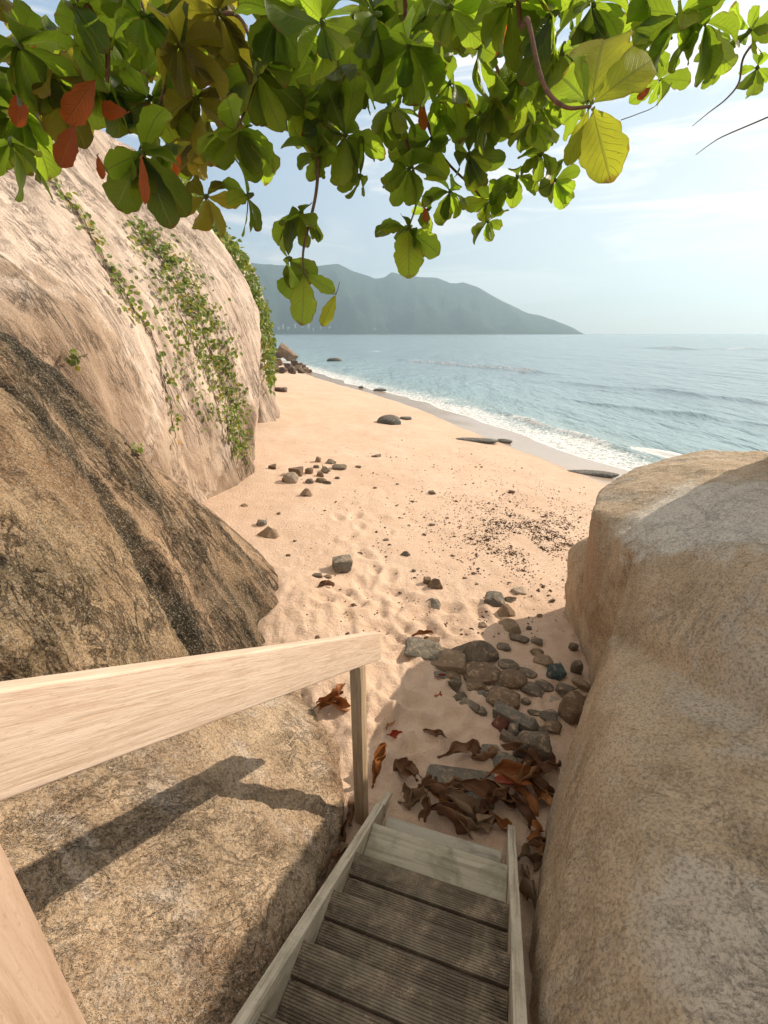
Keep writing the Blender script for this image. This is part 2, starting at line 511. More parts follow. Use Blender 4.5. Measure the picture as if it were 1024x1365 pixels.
M['vine'] = vine_mat('creeper_leaves', [(.05, .085, .02), (.12, .18, .03), (.21, .26, .05)], (.40, .48, .06))
M['hedge'] = vine_mat('hanging_creeper_leaves', [(.05, .09, .018), (.13, .19, .03), (.22, .27, .045)], (.42, .5, .06))


def plain(name, c, rough=.8, n2=None, sc=20):
    m = NT(name)
    k = m.noise(m.coord(), sc, 6, .65)
    col = m.mix(m.ramp(k, [(.35, 0), (.65, 1)]), c, n2 or tuple(x * .6 for x in c))
    return m.done(m.bsdf(col, rough, m.bump(k, .5, .01), .3))


M['bark'] = plain('twig_bark', (.20, .105, .06), .85, (.10, .06, .035), 40)
M['stem'] = plain('creeper_stem', (.24, .17, .11), .85)
M['root'] = plain('dry_aerial_root', (.40, .31, .22), .85)
M['pebble'] = plain('dark_debris', (.17, .105, .065), .9, (.07, .045, .03), 3)
M['screw'] = plain('dull_screw', (.11, .10, .09), .5)
M['house'] = plain('white_house_wall', (.45, .43, .38), .8, (.36, .33, .28), .2)


# ------------------------------------------------------------------ object helpers
def mesh_from(name, verts, faces, mat, loc=(0, 0, 0), parent=None, smooth=True, uvs=None, attrs=None, sharp=None):
    me = bpy.data.meshes.new(name)
    me.from_pydata([tuple(v) for v in verts], [], faces)
    me.materials.append(mat)
    if smooth:
        me.polygons.foreach_set('use_smooth', [True] * len(me.polygons))
    if uvs is not None:
        ul = me.uv_layers.new(name='UVMap')
        idx = np.zeros(len(me.loops), dtype=np.int32)
        me.loops.foreach_get('vertex_index', idx)
        ul.data.foreach_set('uv', np.asarray(uvs, dtype=np.float32)[idx].ravel())
    for k, vals in (attrs or {}).items():
        at = me.attributes.new(k, 'FLOAT', 'POINT')
        at.data.foreach_set('value', np.asarray(vals, dtype=np.float32))
    if sharp is not None:
        me.set_sharp_from_angle(angle=R(sharp))
    me.update()
    ob = bpy.data.objects.new(name, me)
    C.objects.link(ob)
    ob.location = loc
    if parent is not None:
        ob.parent = parent
    return ob


def empty(name, loc=(0, 0, 0)):
    o = bpy.data.objects.new(name, None)
    C.objects.link(o)
    o.location = loc
    o.empty_display_size = .2
    return o


def tag(o, label=None, cat=None, group=None, kind=None):
    if label:
        o['label'] = label
    if cat:
        o['category'] = cat
    if group:
        o['group'] = group
    if kind:
        o['kind'] = kind
    return o


def tube(path, radii, sides=6):
    V, Fc = [], []
    path = [Vector(p) for p in path]
    n = len(path)
    if not hasattr(radii, '__len__'):
        radii = [radii] * n
    t0 = (path[1] - path[0]).normalized()
    side = t0.orthogonal().normalized()
    for i, p in enumerate(path):
        t = (path[min(i + 1, n - 1)] - path[max(i - 1, 0)]).normalized()
        side = (side - t * side.dot(t)).normalized()
        up = t.cross(side)
        for k in range(sides):
            a = 2 * math.pi * k / sides
            V.append(p + (side * math.cos(a) + up * math.sin(a)) * radii[i])
    for i in range(n - 1):
        for k in range(sides):
            k2 = (k + 1) % sides
            Fc.append((i * sides + k, i * sides + k2, (i + 1) * sides + k2, (i + 1) * sides + k))
    Fc.append(tuple(range(sides))[::-1])
    Fc.append(tuple((n - 1) * sides + k for k in range(sides)))
    return V, Fc


def spline(pts, n=8):
    pts = [Vector(p) for p in pts]
    out = []
    P = [pts[0] * 2 - pts[1]] + pts + [pts[-1] * 2 - pts[-2]]
    for i in range(1, len(P) - 2):
        for k in range(n):
            t = k / n
            a, b, c, d = P[i - 1], P[i], P[i + 1], P[i + 2]
            out.append(.5 * ((2 * b) + (c - a) * t + (2 * a - 5 * b + 4 * c - d) * t * t + (-a + 3 * b - 3 * c + d) * t ** 3))
    out.append(pts[-1])
    return out


def merge(lists):
    V, Fc = [], []
    for v, f in lists:
        o = len(V)
        V += list(v)
        Fc += [tuple(i + o for i in q) for q in f]
    return V, Fc


def box_pts(c0, ex, ey, ez):
    """box from a corner and three edge vectors"""
    c0 = Vector(c0)
    V = [c0 + ex * a + ey * b + ez * c for c in (0, 1) for b in (0, 1) for a in (0, 1)]
    Fc = [(0, 2, 3, 1), (4, 5, 7, 6), (0, 1, 5, 4), (1, 3, 7, 5), (3, 2, 6, 7), (2, 0, 4, 6)]
    return V, Fc


def bevelled(name, V, Fc, mat, w, loc=(0, 0, 0), parent=None, seg=2, matrix=None):
    bm = bmesh.new()
    vs = [bm.verts.new(v) for v in V]
    for f in Fc:
        bm.faces.new([vs[i] for i in f])
    bmesh.ops.recalc_face_normals(bm, faces=bm.faces)
    if w > 0:
        bmesh.ops.bevel(bm, geom=list(bm.edges), offset=w, segments=seg, affect='EDGES', profile=.6)
    me = bpy.data.meshes.new(name)
    bm.to_mesh(me)
    bm.free()
    me.materials.append(mat)
    me.polygons.foreach_set('use_smooth', [True] * len(me.polygons))
    me.set_sharp_from_angle(angle=R(40))
    ob = bpy.data.objects.new(name, me)
    C.objects.link(ob)
    ob.location = loc
    if parent:
        ob.parent = parent
    if matrix is not None:
        ob.matrix_local = matrix
    return ob


BVH = {}


def boulder(name, hulls, mat, voxel, smooth_it, label, cat='boulder', disp=(), flow=None, stretch=5, smooth_f=.5, group=None):
    """hulls of surveyed points fused into one weathered rock"""
    allp = [p for h in hulls for p in h]
    base = Vector((sum(p.x for p in allp) / len(allp), sum(p.y for p in allp) / len(allp), 0))
    base.z = min(p.z for p in allp) + .3
    bm = bmesh.new()
    for h in hulls:
        vs = [bm.verts.new(Vector(p) - base) for p in h]
        res = bmesh.ops.convex_hull(bm, input=vs, use_existing_faces=False)
        junk = [g for g in res['geom_interior'] if isinstance(g, bmesh.types.BMVert)]
        bmesh.ops.delete(bm, geom=junk, context='VERTS')
    bmesh.ops.recalc_face_normals(bm, faces=bm.faces)
    me = bpy.data.meshes.new(name)
    bm.to_mesh(me)
    bm.free()
    ob = bpy.data.objects.new(name, me)
    C.objects.link(ob)
    md = ob.modifiers.new('r', 'REMESH')
    md.mode = 'VOXEL'
    md.voxel_size = voxel
    sm = ob.modifiers.new('s', 'SMOOTH')
    sm.iterations = smooth_it
    sm.factor = smooth_f
    dg = bpy.context.evaluated_depsgraph_get()
    new = bpy.data.meshes.new_from_object(ob.evaluated_get(dg))
    ob.modifiers.clear()
    ob.data = new
    bpy.data.meshes.remove(me)
    new.name = name
    n = len(new.vertices)
    co = np.empty(n * 3)
    new.vertices.foreach_get('co', co)
    no = np.empty(n * 3)
    new.vertex_normals.foreach_get('vector', no)
    co = co.reshape(-1, 3)
    no = no.reshape(-1, 3)
    if flow is not None:
        f = np.array(Vector(flow).normalized())
        al = co @ f
        cs = co - np.outer(al, f) * (1 - 1 / stretch)
    else:
        cs = co
    d = np.zeros(n)
    for amp, sc, kind in disp:
        src = cs if kind.startswith('f') else co
        if kind.endswith('r'):   # ridged
            d += np.array([amp * (1 - 2.2 * abs(noise.noise(Vector(p) * sc))) for p in src])
        else:
            d += np.array([amp * noise.fractal(Vector(p) * sc, 1.0, 2.1, 3) for p in src])
    co = co + no * d[:, None]
    new.vertices.foreach_set('co', co.ravel())
    new.materials.clear()
    new.materials.append(mat)
    new.polygons.foreach_set('use_smooth', [True] * len(new.polygons))
    new.update()
    ob.location = base
    tag(ob, label, cat, group)
    BVH[ob] = BVHTree.FromPolygons([Vector(v) + base for v in co], [tuple(p.vertices) for p in new.polygons])
    return ob


def hit(ob, px, py):
    r = ray(px, py).normalized()
    h = BVH[ob].ray_cast(Vector((0, 0, EYE)), r)
    return h[0], h[1]


def gz(v, z=-.5):
    return Vector((v.x, v.y, z))


# ------------------------------------------------------------------ footprints
def add_foot(px, py, s=.09, ang=None):
    p, t = G(px, py)
    a = uni(0, 3.1) if ang is None else ang
    FOOT.append((p.x, p.y, math.cos(a), math.sin(a), s))


for px, py in [(533, 880), (545, 968), (500, 905), (520, 925), (508, 955), (560, 990), (496, 800), (532, 812), (526, 792), (507, 815), (545, 803),
               (558, 820), (600, 832), (612, 845), (478, 775), (487, 782), (505, 690), (470, 672), (474, 688), (480, 702), (466, 716), (487, 740),
               (500, 760), (455, 790), (470, 805), (590, 815), (575, 840), (552, 895), (515, 980), (535, 1000), (500, 985), (640, 820), (520, 770),
               (440, 800), (460, 820), (540, 840), (555, 940), (590, 960), (450, 690), (520, 710), (505, 840), (525, 850)]:
    add_foot(px, py, uni(.075, .125))
for _ in range(46):
    add_foot(uni(400, 640), uni(650, 1000), uni(.03, .075))

# ------------------------------------------------------------------ beach (one sheet to beyond the horizon)
def build_beach():
    angs = []
    a = -180.0
    while a < 180:
        angs.append(a)
        b = abs(a)
        a += .34 if -42 < a < 30 else (.7 if b < 60 else 4)
    rs = [.25]
    while rs[-1] < 6000:
        r = rs[-1]
        rs.append(r * (1.0115 if 1.9 < r < 9 else 1.02 if r < 60 else 1.12))
    V, Fc, wet = [], [], []
    na = len(angs)
    for r in rs:
        for a in angs:
            x, y = r * math.sin(R(a)), r * math.cos(R(a))
            front = abs(a) < 60
            z = terrain(x, y, front)
            V.append((x, y, z))
            w = (shore_q(x, y) - 9.9) / 1.4 + .5
            wet.append(min(1, max(0, w)))
    for i in range(len(rs) - 1):
        for k in range(na):
            k2 = (k + 1) % na
            Fc.append((i * na + k, (i + 1) * na + k, (i + 1) * na + k2, i * na + k2))
    V.append((0, 0, terrain(0, 0)))
    wet.append(0)
    for k in range(na):
        Fc.append((len(V) - 1, k, (k + 1) % na))
    ob = mesh_from('beach', V, Fc, M['sand'], attrs={'wet': wet})
    tag(ob, kind='structure')


build_beach()


# ------------------------------------------------------------------ sea
def build_sea():
    nx, ny = .931, .365
    ex, ey = -.365, .931
    ss = [-4.0]
    while ss[-1] < 75:
        ss.append(ss[-1] + .22 + max(0, ss[-1] - 12) * .012)
    while ss[-1] < 5000:
        ss.append(ss[-1] * 1.12)
    neg = [-4.5]
    while neg[-1] > -5000:
        neg.append(neg[-1] * 1.12 - .3)
    ss = neg[::-1] + ss
    qs = [10.6]
    while qs[-1] < 24:
        qs.append(qs[-1] + .11)
    while qs[-1] < 160:
        qs.append(qs[-1] * 1.012)
    while qs[-1] < 5000:
        qs.append(qs[-1] * 1.1)
    # breakers: two ends on the water, height, width, whiteness
    br = [((6.0, 25.5), (9.6, 14.4), .22, .40, .40), ((-1.5, 38.0), (5.6, 26.0), .12, .5, .25), ((2.0, 76.0), (19.0, 49.0), .60, .9, .32),
          ((60.0, 78.0), (95.0, 62.0), .95, 1.6, .35), ((66.0, 138.0), (130.0, 118.0), 1.1, 2.4, .3), ((12.0, 31.0), (18.0, 20.0), .24, .7, .12),
          ((-14.0, 120.0), (2.0, 112.0), .4, 1.6, .3), ((16.0, 42.0), (25.0, 26.0), .26, .9, .05), ((9.5, 16.5), (12.6, 8.0), .16, .4, .8)]
    V, Fc, dep, foam = [], [], [], []
    nq = len(qs)
    for s in ss:
        for q in qs:
            x, y = ex * s + nx * q, ey * s + ny * q
            d = math.hypot(x, y)
            z = SEA
            fo = 0.0
            if d < 220 and y > -30:
                k = max(0, 1 - d / 220)
                w = q - 11.5
                am = sstep(0, 5, w)
                z += k * am * (.07 * noise.noise((s * .22 + q * .1, q * .55, 1)) + .04 * noise.noise((s * .6, q * 1.5, 5)))
                z += .03 * noise.noise((s * .35, q * .3, 8)) * (1 - am) + .045 * noise.noise((s * .12, 2, 8)) * (1 - am)
                if d < 60:
                    z += .016 * am * noise.noise((s * 1.6, q * 3.2, 2))
                for (ax, ay), (bx, by), h, wd, wh in br:
                    L = math.hypot(bx - ax, by - ay)
                    tx, ty = (bx - ax) / L, (by - ay) / L
                    al = (x - ax) * tx + (y - ay) * ty
                    if -2 < al < L + 2:
                        pd = (x - ax) * -ty + (y - ay) * tx
                        pd += wd * 1.6 * noise.noise((al * .16, h * 50, 0))
                        if abs(pd) < wd * 5:
                            e = sstep(-1.5, L * .18, al) * sstep(L + 1.5, L * .82, al)
                            e *= .65 + .5 * noise.noise((al * .35, h * 30, 4))
                            if pd < 0:      # steep shoreward face
                                g = math.exp(-(pd / (wd * .55)) ** 2)
                            else:
                                g = math.exp(-(pd / (wd * 1.5)) ** 2)
                            z += h * e * g
                            fo = max(fo, wh * e * math.exp(-((pd + wd * .4) / (wd * .75)) ** 2) * 1.2)
                            if d < 45:
                                fo = max(fo, .22 * wh * e * sstep(wd * 6, 0, pd) * (pd > 0))
                zt = terrain(x, y)
                dd = z - zt
                fo = max(fo, .17 * sstep(.30, .04, dd) + .13 * sstep(.7, .1, dd))
                fo = max(fo, .42 * sstep(.035, .0, dd))
                dep.append(min(1, max(0, dd / 1.6)))
            else:
                dep.append(1)
            V.append((x, y, z))
            foam.append(min(1, fo))
    for i in range(len(ss) - 1):
        for k in range(nq - 1):
            Fc.append((i * nq + k, i * nq + k + 1, (i + 1) * nq + k + 1, (i + 1) * nq + k))
    ob = mesh_from('sea', V, Fc, M['sea'], attrs={'depth': dep, 'foam': foam})
    tag(ob, kind='structure')


build_sea()


# ------------------------------------------------------------------ hills across the bay
def build_hills():
    prof = [(-200, 250), (100, 290), (250, 318), (328, 349), (400, 356), (452, 351), (470, 361), (500, 371), (513, 368), (522, 362), (545, 368), (583, 370), (600, 377),
            (618, 375), (636, 382), (668, 400), (703, 417), (738, 426), (760, 435), (779, 444), (800, 447)]
    V, Fc = [], []
    N = 26
    cols = 330
    for i in range(cols):
        px = -200 + 1000 * i / (cols - 1)
        for (a, b), (c, d) in zip(prof, prof[1:]):
            if a <= px <= c:
                py = b + (d - b) * (px - a) / (c - a)
                break
        r = ray(px, py)
        hz = math.hypot(r.x, r.y)
        top = max(-6, EYE + r.z / hz * 3100) + 7 * noise.fractal((px * .03, 0, 0), 1, 2, 4)
        dx, dy = r.x / hz, r.y / hz
        for k in range(N):
            f = k / (N - 1)          # 0 at the shore, ridge at .72, falling behind
            dist = 2350 + 1050 * f
            if f <= .72:
                g = f / .72
                base = g ** 1.05
            else:
                base = 1 - (f - .72) / .28 * .5
            spur = noise.fractal((px * .018 + f * .8, f * 1.6, 2), 1, 2, 5)
            h = top * base + top * .42 * spur * math.sin(math.pi * min(1, f / .72)) * (f < .72)
            h = min(h, top * (dist / 3106) * .985 if f < .70 else h)
            z = SEA - 1 + max(0, h + 1 if k else 0)
            V.append((dx * dist, dy * dist, z))
    for i in range(cols - 1):
        for k in range(N - 1):
            Fc.append((i * N + k, (i + 1) * N + k, (i + 1) * N + k + 1, i * N + k + 1))
    tag(mesh_from('hills', V, Fc, M['hill']), kind='structure')


build_hills()

# ------------------------------------------------------------------ boulders
rock1 = boulder('cliff_boulder', [[
    A(299, 668, 8.8), gz(A(299, 668, 8.8)), A(337, 650, 9.85), gz(A(330, 650, 9.8)), A(342, 594, 9.95), A(338, 540, 9.95), A(337, 495, 9.95),
    A(338, 454, 9.95), A(336, 421, 9.95), A(318, 378, 9.75), A(289, 332, 9.45), A(248, 279, 9.05), A(218, 242, 8.75), A(150, 185, 8.05),
    A(60, 140, 6.9), A(0, 110, 6.2), A(0, 225, 5.5), A(-180, 60, 6.0), A(-200, 454, 3.6), A(0, 440, 4.3), A(-250, 250, 4.6),
    Vector((-4.2, 4.2, -.5)), Vector((-10, 4, 6)), Vector((-10, 13, 6)), Vector((-6.3, 13, 5.3)), Vector((-4.2, 12.5, 3)),
    Vector((-4.1, 12.5, -.5)), Vector((-10, 13, -.5)), Vector((-10, 4, -.5))]],
    M['pale_rock'], .05, 5, 'huge pale pinkish granite boulder sloping down from upper left with creepers on its face',
    disp=((.20, .55, 'f'), (.085, 1.2, 'fr'), (.030, 3.6, 'fr'), (.012, 9, 'n')), flow=(.28, .26, -.92), stretch=12)

rock2 = boulder('ribbed_boulder', [[
    A(-200, 400, 3.6), A(0, 452, 3.6), A(102, 546, 4.15), A(185, 640, 4.7), A(283, 697, 5.35), A(330, 735, 5.45), A(366, 768, 5.2), A(390, 828, 4.85),
    gz(A(390, 840, 4.8)), A(378, 868, 4.5), A(330, 880, 4.0), A(245, 880, 3.5), A(214, 830, 3.42), A(140, 716, 3.4), A(70, 611, 3.3), A(0, 500, 3.15),
    A(-200, 480, 2.9), Vector((-4.6, 4.4, 2)), Vector((-4.6, 4.6, -.5)), Vector((-2.9, 5.8, -.5)), Vector((-2.9, 5.8, .3)), Vector((-1.5, 2.8, -.5)), Vector((-4, 2, -.5))]],
    M['brown_rock'], .030, 3, 'dark brown ribbed boulder with a sunlit ridge line running down to the sand',
    disp=((.10, 1.0, 'f'), (.075, 2.2, 'fr'), (.030, 6.0, 'fr'), (.014, 17, 'n')), flow=(1.0, -.25, -1.3), stretch=5)

rock3 = boulder('mossy_boulder', [[
    A(-250, 520, 2.7), A(0, 530, 3.0), A(36, 568, 3.05), A(112, 669, 3.05), A(168, 767, 3.08), A(214, 826, 3.12), A(240, 860, 3.12), A(285, 1000, 3.0),
    A(0, 700, 2.45), A(0, 860, 2.15), A(120, 860, 2.5), A(-250, 800, 1.8), Vector((-1.2, 2.7, -.4)), Vector((-4, 3.2, -.4)), Vector((-4, .8, -.4)), Vector((-1.2, 1.5, -.4)),
    Vector((-4, 2.5, 2.4)), Vector((-4, .8, 2.6))]],
    M['mossy_rock'], .026, 3, 'rough brown mossy boulder at the left just above the handrail', disp=((.07, 1.1, 'f'), (.055, 2.6, 'fr'), (.022, 7, 'fr'), (.010, 20, 'n')),
    flow=(1.0, -.35, -1.2), stretch=4)

rock4 = boulder('speckled_boulder', [[
    Vector(p) for p in [(-2.2, .1, 2.3), (-.52, .1, 1.25), (-2.2, 1.8, 1.45), (-1.25, 2.5, .72), (-.62, 2.5, .34), (-.30, 2.25, .16), (-.24, 2.02, .13), (-.34, 1.3, .46),
                        (-.47, .8, .86), (-.42, 2.7, .02), (-.84, 3.15, .04), (-1.6, 3.2, .2), (-1.0, 1.4, .98), (-1.12, .82, 1.4), (-.7, 1.6, .68),
                        (-.26, 2.1, -.4), (-.42, 2.7, -.4), (-.84, 3.2, -.4), (-2.2, 3.2, -.4), (-2.2, 0, -.4), (-.52, .1, -.4), (-.34, 1.3, -.4)]]],
    M['near_rock'], .022, 7, 'rounded tan speckled boulder beneath the handrail beside the stairs', disp=((.05, 1.3, 'n'), (.028, 3, 'nr'), (.012, 10, 'n'), (.008, 26, 'n')))

boul = boulder('sloping_boulder', [[
    A(799, 655, 4.8), A(850, 622, 5.1), A(900, 608, 5.1), A(950, 601, 4.9), A(1024, 604, 4.5), A(1250, 640, 4.0), A(791, 678, 4.3), A(792, 705, 4.15), A(795, 790, 4.0),
    A(840, 734, 3.35), A(1024, 748, 2.5), A(936, 627, 4.25), Vector((1.97, 3.25, -.4)), Vector((2.35, 4.6, -.4)), Vector((5, 4.8, -.4)), Vector((5, 1, -.4)),
    Vector((5, 4.6, 1.6)), Vector((4.6, 1, 2.0)), Vector((2.1, 2.9, -.4))],
    [A(843, 742, 3.3), A(1024, 752, 2.45), Vector((2.5, 1.0, 2.15)), Vector((2.4, -.6, 2.35)), Vector((1.64, 2.68, .95)), Vector((1.70, 1.91, 1.2)), Vector((1.82, .8, 1.55)), Vector((1.9, -.6, 1.7)),
     Vector((1.98, 3.15, -.4)), Vector((1.6, 2.6, -.4)), Vector((1.5, 1.5, -.4)), Vector((1.5, -.6, -.4)), Vector((4, -.6, 2.2)), Vector((4, -.6, -.4)), Vector((4.4, 2.8, 1.6)), Vector((4.4, 2.8, -.4))],
    [Vector((1.65, 2.70, .94)), Vector((1.72, 1.92, 1.19)), Vector((1.84, .8, 1.53)), Vector((1.9, -.6, 1.68)), Vector((1.98, 3.12, -.4)), Vector((1.40, 2.4, -.4)), Vector((1.12, 2.06, -.4)),
     Vector((1.10, 2.02, .05)), Vector((.96, 1.72, .1)), Vector((.80, 1.42, .24)), Vector((.66, 1.1, .48)), Vector((.55, .8, .74)), Vector((.48, .4, 1.02)), Vector((.45, -.2, 1.35)),
     Vector((.55, .8, -.4)), Vector((.45, -.6, -.4)), Vector((1.5, -.6, 1.55)), Vector((3, -.6, -.4)), Vector((3, 2.5, -.4)), Vector((2.6, 2.5, .8))],
    [Vector((3.78, 4.35, 2.75)), Vector((3.66, 3.83, 3.2)), Vector((3.66, 3.17, 3.68)), Vector((3.66, 2.55, 4.1)), Vector((3.7, .4, 4.3)), Vector((5.6, 4.3, 3.2)), Vector((5.6, 1, 4.4)), Vector((3.6, 3.95, -.3)), Vector((3.4, .2, -.3)), Vector((5.6, 4.6, -.3)), Vector((5.6, 0, -.3))]],  # unseen tall part, added and shaped to cast shade on stairs and rocks
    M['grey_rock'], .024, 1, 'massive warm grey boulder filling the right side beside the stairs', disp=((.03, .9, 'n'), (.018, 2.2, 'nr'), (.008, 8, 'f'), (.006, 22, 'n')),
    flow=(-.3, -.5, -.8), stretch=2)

slab = boulder('upright_boulder', [[
    A(757, 732, 5.25), A(772, 719, 5.2), A(803, 706, 5.1), gz(A(757, 800, 5.3), .1), gz(A(757, 800, 5.3), -.4), Vector((2.03, 3.45, .1)), Vector((2.03, 3.45, -.4)),
    Vector((3.0, 5.1, .8)), Vector((3.0, 5.1, -.4)), Vector((2.9, 4.0, .9)), Vector((2.8, 3.5, -.4))]],
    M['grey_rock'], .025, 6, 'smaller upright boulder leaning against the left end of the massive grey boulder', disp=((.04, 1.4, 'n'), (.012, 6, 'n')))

rock5 = boulder('ribbed_cliff', [[
    A(366, 552, 17.3), gz(A(366, 552, 17.3), -.8), A(365, 500, 17.4), A(360, 450, 17.4), A(350, 410, 17.5), A(333, 365, 17.5), A(308, 325, 17.0), A(240, 290, 16.5),
    A(346, 560, 16.2), gz(A(346, 560, 16.2), -.8), A(335, 430, 16.0), A(250, 300, 15), gz(A(250, 560, 14.5), -.8), gz(A(180, 560, 22), -.8), A(280, 330, 24), A(330, 420, 24), gz(A(335, 540, 24), -.8)]],
    M['pale_rock'], .10, 4, 'far brown fluted rock wall at the back of the beach under hanging greenery', cat='cliff', disp=((.35, .5, 'f'), (.22, 1.3, 'fr'), (.05, 4, 'f')), flow=(0.1, 0.1, -1), stretch=9)


# ------------------------------------------------------------------ staircase
TT = Vector((.95537, -.2954, 0))
DH = Vector((.2954, .95537, 0))
UP = Vector((0, 0, 1))
FRAME = Matrix((TT, DH, UP)).transposed().to_4x4()     # local x across, y down the flight, z up


def SW(a, d, z):
    return TT * a + DH * d + UP * z


stair = empty('staircase', SW(-.2, 1.9, 0))
tag(stair, 'narrow weathered wooden staircase with ribbed treads going down to the sand', 'staircase')
SB = stair.location.copy()


def local(a, d, z):      # stair-local coordinates, staircase rotated as a whole
    return Vector((a + .2, d - 1.9, z))


stair.rotation_euler = FRAME.to_euler()
SL = .654


def stringer(a0, a1, d0, d1, drop=.20, lift=.0):
    top = lambda d: .017 + (2.117 - d) * SL + .018 + lift
    V = []
    for a in (a0, a1):
        V += [local(a, d0, top(d0)), local(a, d1, top(d1)), local(a, d1, top(d1) - drop), local(a, d0, top(d0) - drop)]
    Fc = [(0, 1, 2, 3), (7, 6, 5, 4), (0, 4, 5, 1), (1, 5, 6, 2), (2, 6, 7, 3), (3, 7, 4, 0)]
    return V, Fc


def add_stringer(name, a0, a1, d0, d1, lift=0.0, mat='stringer_wood'):
    # mesh along its own y so that the grain follows the slope
    V, Fc = stringer(a0, a1, d0, d1, lift=lift)
    o = V[0].copy()
    q = Matrix.Rotation(-math.atan(SL), 4, 'X')
    inv = q.inverted()
    V = [inv @ (v - o) for v in V]
    mt = Matrix.Translation(o) @ q
    return bevelled(name, V, Fc, M[mat], .004, parent=stair, matrix=mt)


add_stringer('stringer', -.622, -.577, -.6, 1.86)
add_stringer('stringer_end', -.615, -.572, 1.866, 2.135, lift=-.004)
add_stringer('stringer', .180, .226, -.6, 2.06)


def ribbed_board(d0, d1, ztop, a0=-.574, a1=.177, th=.028, rib=.0085, name='tread_board', mat='tread', ribs=True):
    prof = []
    if ribs:
        n = int((d1 - d0 - .012) / rib)
        w = (d1 - d0) / n
        prof.append((d0, -.006))
        for i in range(n):
            y = d0 + i * w
            if i == 0 or i == n - 1:
                prof += [(y + w * .2, 0), (y + w * .62, 0)]
            else:
                prof += [(y + w * .10, 0), (y + w * .58, 0)]
            if i < n - 1:
                prof += [(y + w * .70, -.0032), (y + w * .98, -.0032)]
        prof.append((d1, -.006))
    else:
        prof = [(d0, -.004), (d0 + .005, 0), (d1 - .005, 0), (d1, -.004)]
    prof += [(d1, -th), (d0, -th)]
    c = local((a0 + a1) / 2, (d0 + d1) / 2, ztop)
    n = len(prof)
    V = []
    for a in (a0, a1):
        V += [local(a, y, ztop + z) - c for y, z in prof]
    Fc = [tuple(range(n)), tuple(range(2 * n - 1, n - 1, -1))]
    for i in range(n):
        j = (i + 1) % n
        Fc.append((i, i + n, j + n, j))
    return mesh_from(name, V, Fc, M[mat], c, stair, smooth=False)


for k in range(-1, 6):
    z = .5 + .168 * k
    nose = 1.385 - .268 * k
    if k == -1:
        bevelled('base_board', *merge([box_pts(local(-.574, nose - .27, z - .03), Vector((.751, 0, 0)), Vector((0, .27, 0)), Vector((0, 0, .03)))]), M['base_wood'], .004, parent=stair)
        continue
    ribbed_board(nose - .106, nose, z, a0=-.576 + uni(-.004, .0), a1=.1785)
    ribbed_board(nose - .245, nose - .120, z - .002)
    for a in (-.535, .138):
        for d in (nose - .03, nose - .08):
            sv, sf = tube([local(a, d, z - .004), local(a, d, z + .0006)], .0048, 10)
            mesh_from('screw', sv, sf, M['screw'], (0, 0, 0), stair, smooth=False)
bevelled('sill_board', *box_pts(local(-.545, 1.74, .10), Vector((.70, .0, 0)), Vector((0, .10, 0)), Vector((0, 0, .045))), M['sill_wood'], .012, parent=stair)

# ------------------------------------------------------------------ handrail
hr = empty('handrail', SW(-.70, 1.76, 0))
hr.rotation_euler = FRAME.to_euler()
tag(hr, 'thick pale timber handrail on square posts along the left of the stairs', 'handrail')


def hl(a, d, z):
    return Vector((a + .70, d - 1.76, z))


def rail_board():
    a0, a1 = -.728, -.680
    d0, d1 = -.9, 2.138
    top = lambda d: 1.283 + (2.138 - d) * SL
    V = []
    for a in (a0, a1):
        V += [hl(a, d0, top(d0)), hl(a, d1, top(d1)), hl(a, d1, top(d1) - .20), hl(a, d0, top(d0) - .20)]
    Fc = [(0, 1, 2, 3), (7, 6, 5, 4), (0, 4, 5, 1), (1, 5, 6, 2), (2, 6, 7, 3), (3, 7, 4, 0)]
    o = V[0].copy()
    q = Matrix.Rotation(-math.atan(SL), 4, 'X')
    inv = q.inverted()
    bevelled('rail', [inv @ (v - o) for v in V], Fc, M['rail_wood'], .006, parent=hr, seg=3, matrix=Matrix.Translation(o) @ q)


rail_board()


def post(d0, d1, a0, a1, zb, mat):
    zt = lambda d: 1.283 + (2.138 - d) * SL - .203
    V = []
    for a in (a0, a1):
        V += [hl(a, d0, zt(d0)), hl(a, d1, zt(d1)), hl(a, d1, zb), hl(a, d0, zb)]
    Fc = [(0, 1, 2, 3), (7, 6, 5, 4), (0, 4, 5, 1), (1, 5, 6, 2), (2, 6, 7, 3), (3, 7, 4, 0)]
    bevelled('post', V, Fc, M[mat], .003, parent=hr)


post(1.768, 1.852, -.738, -.676, -.25, 'post_wood')
post(.09, .252, -.745, -.672, .2, 'newel_wood')

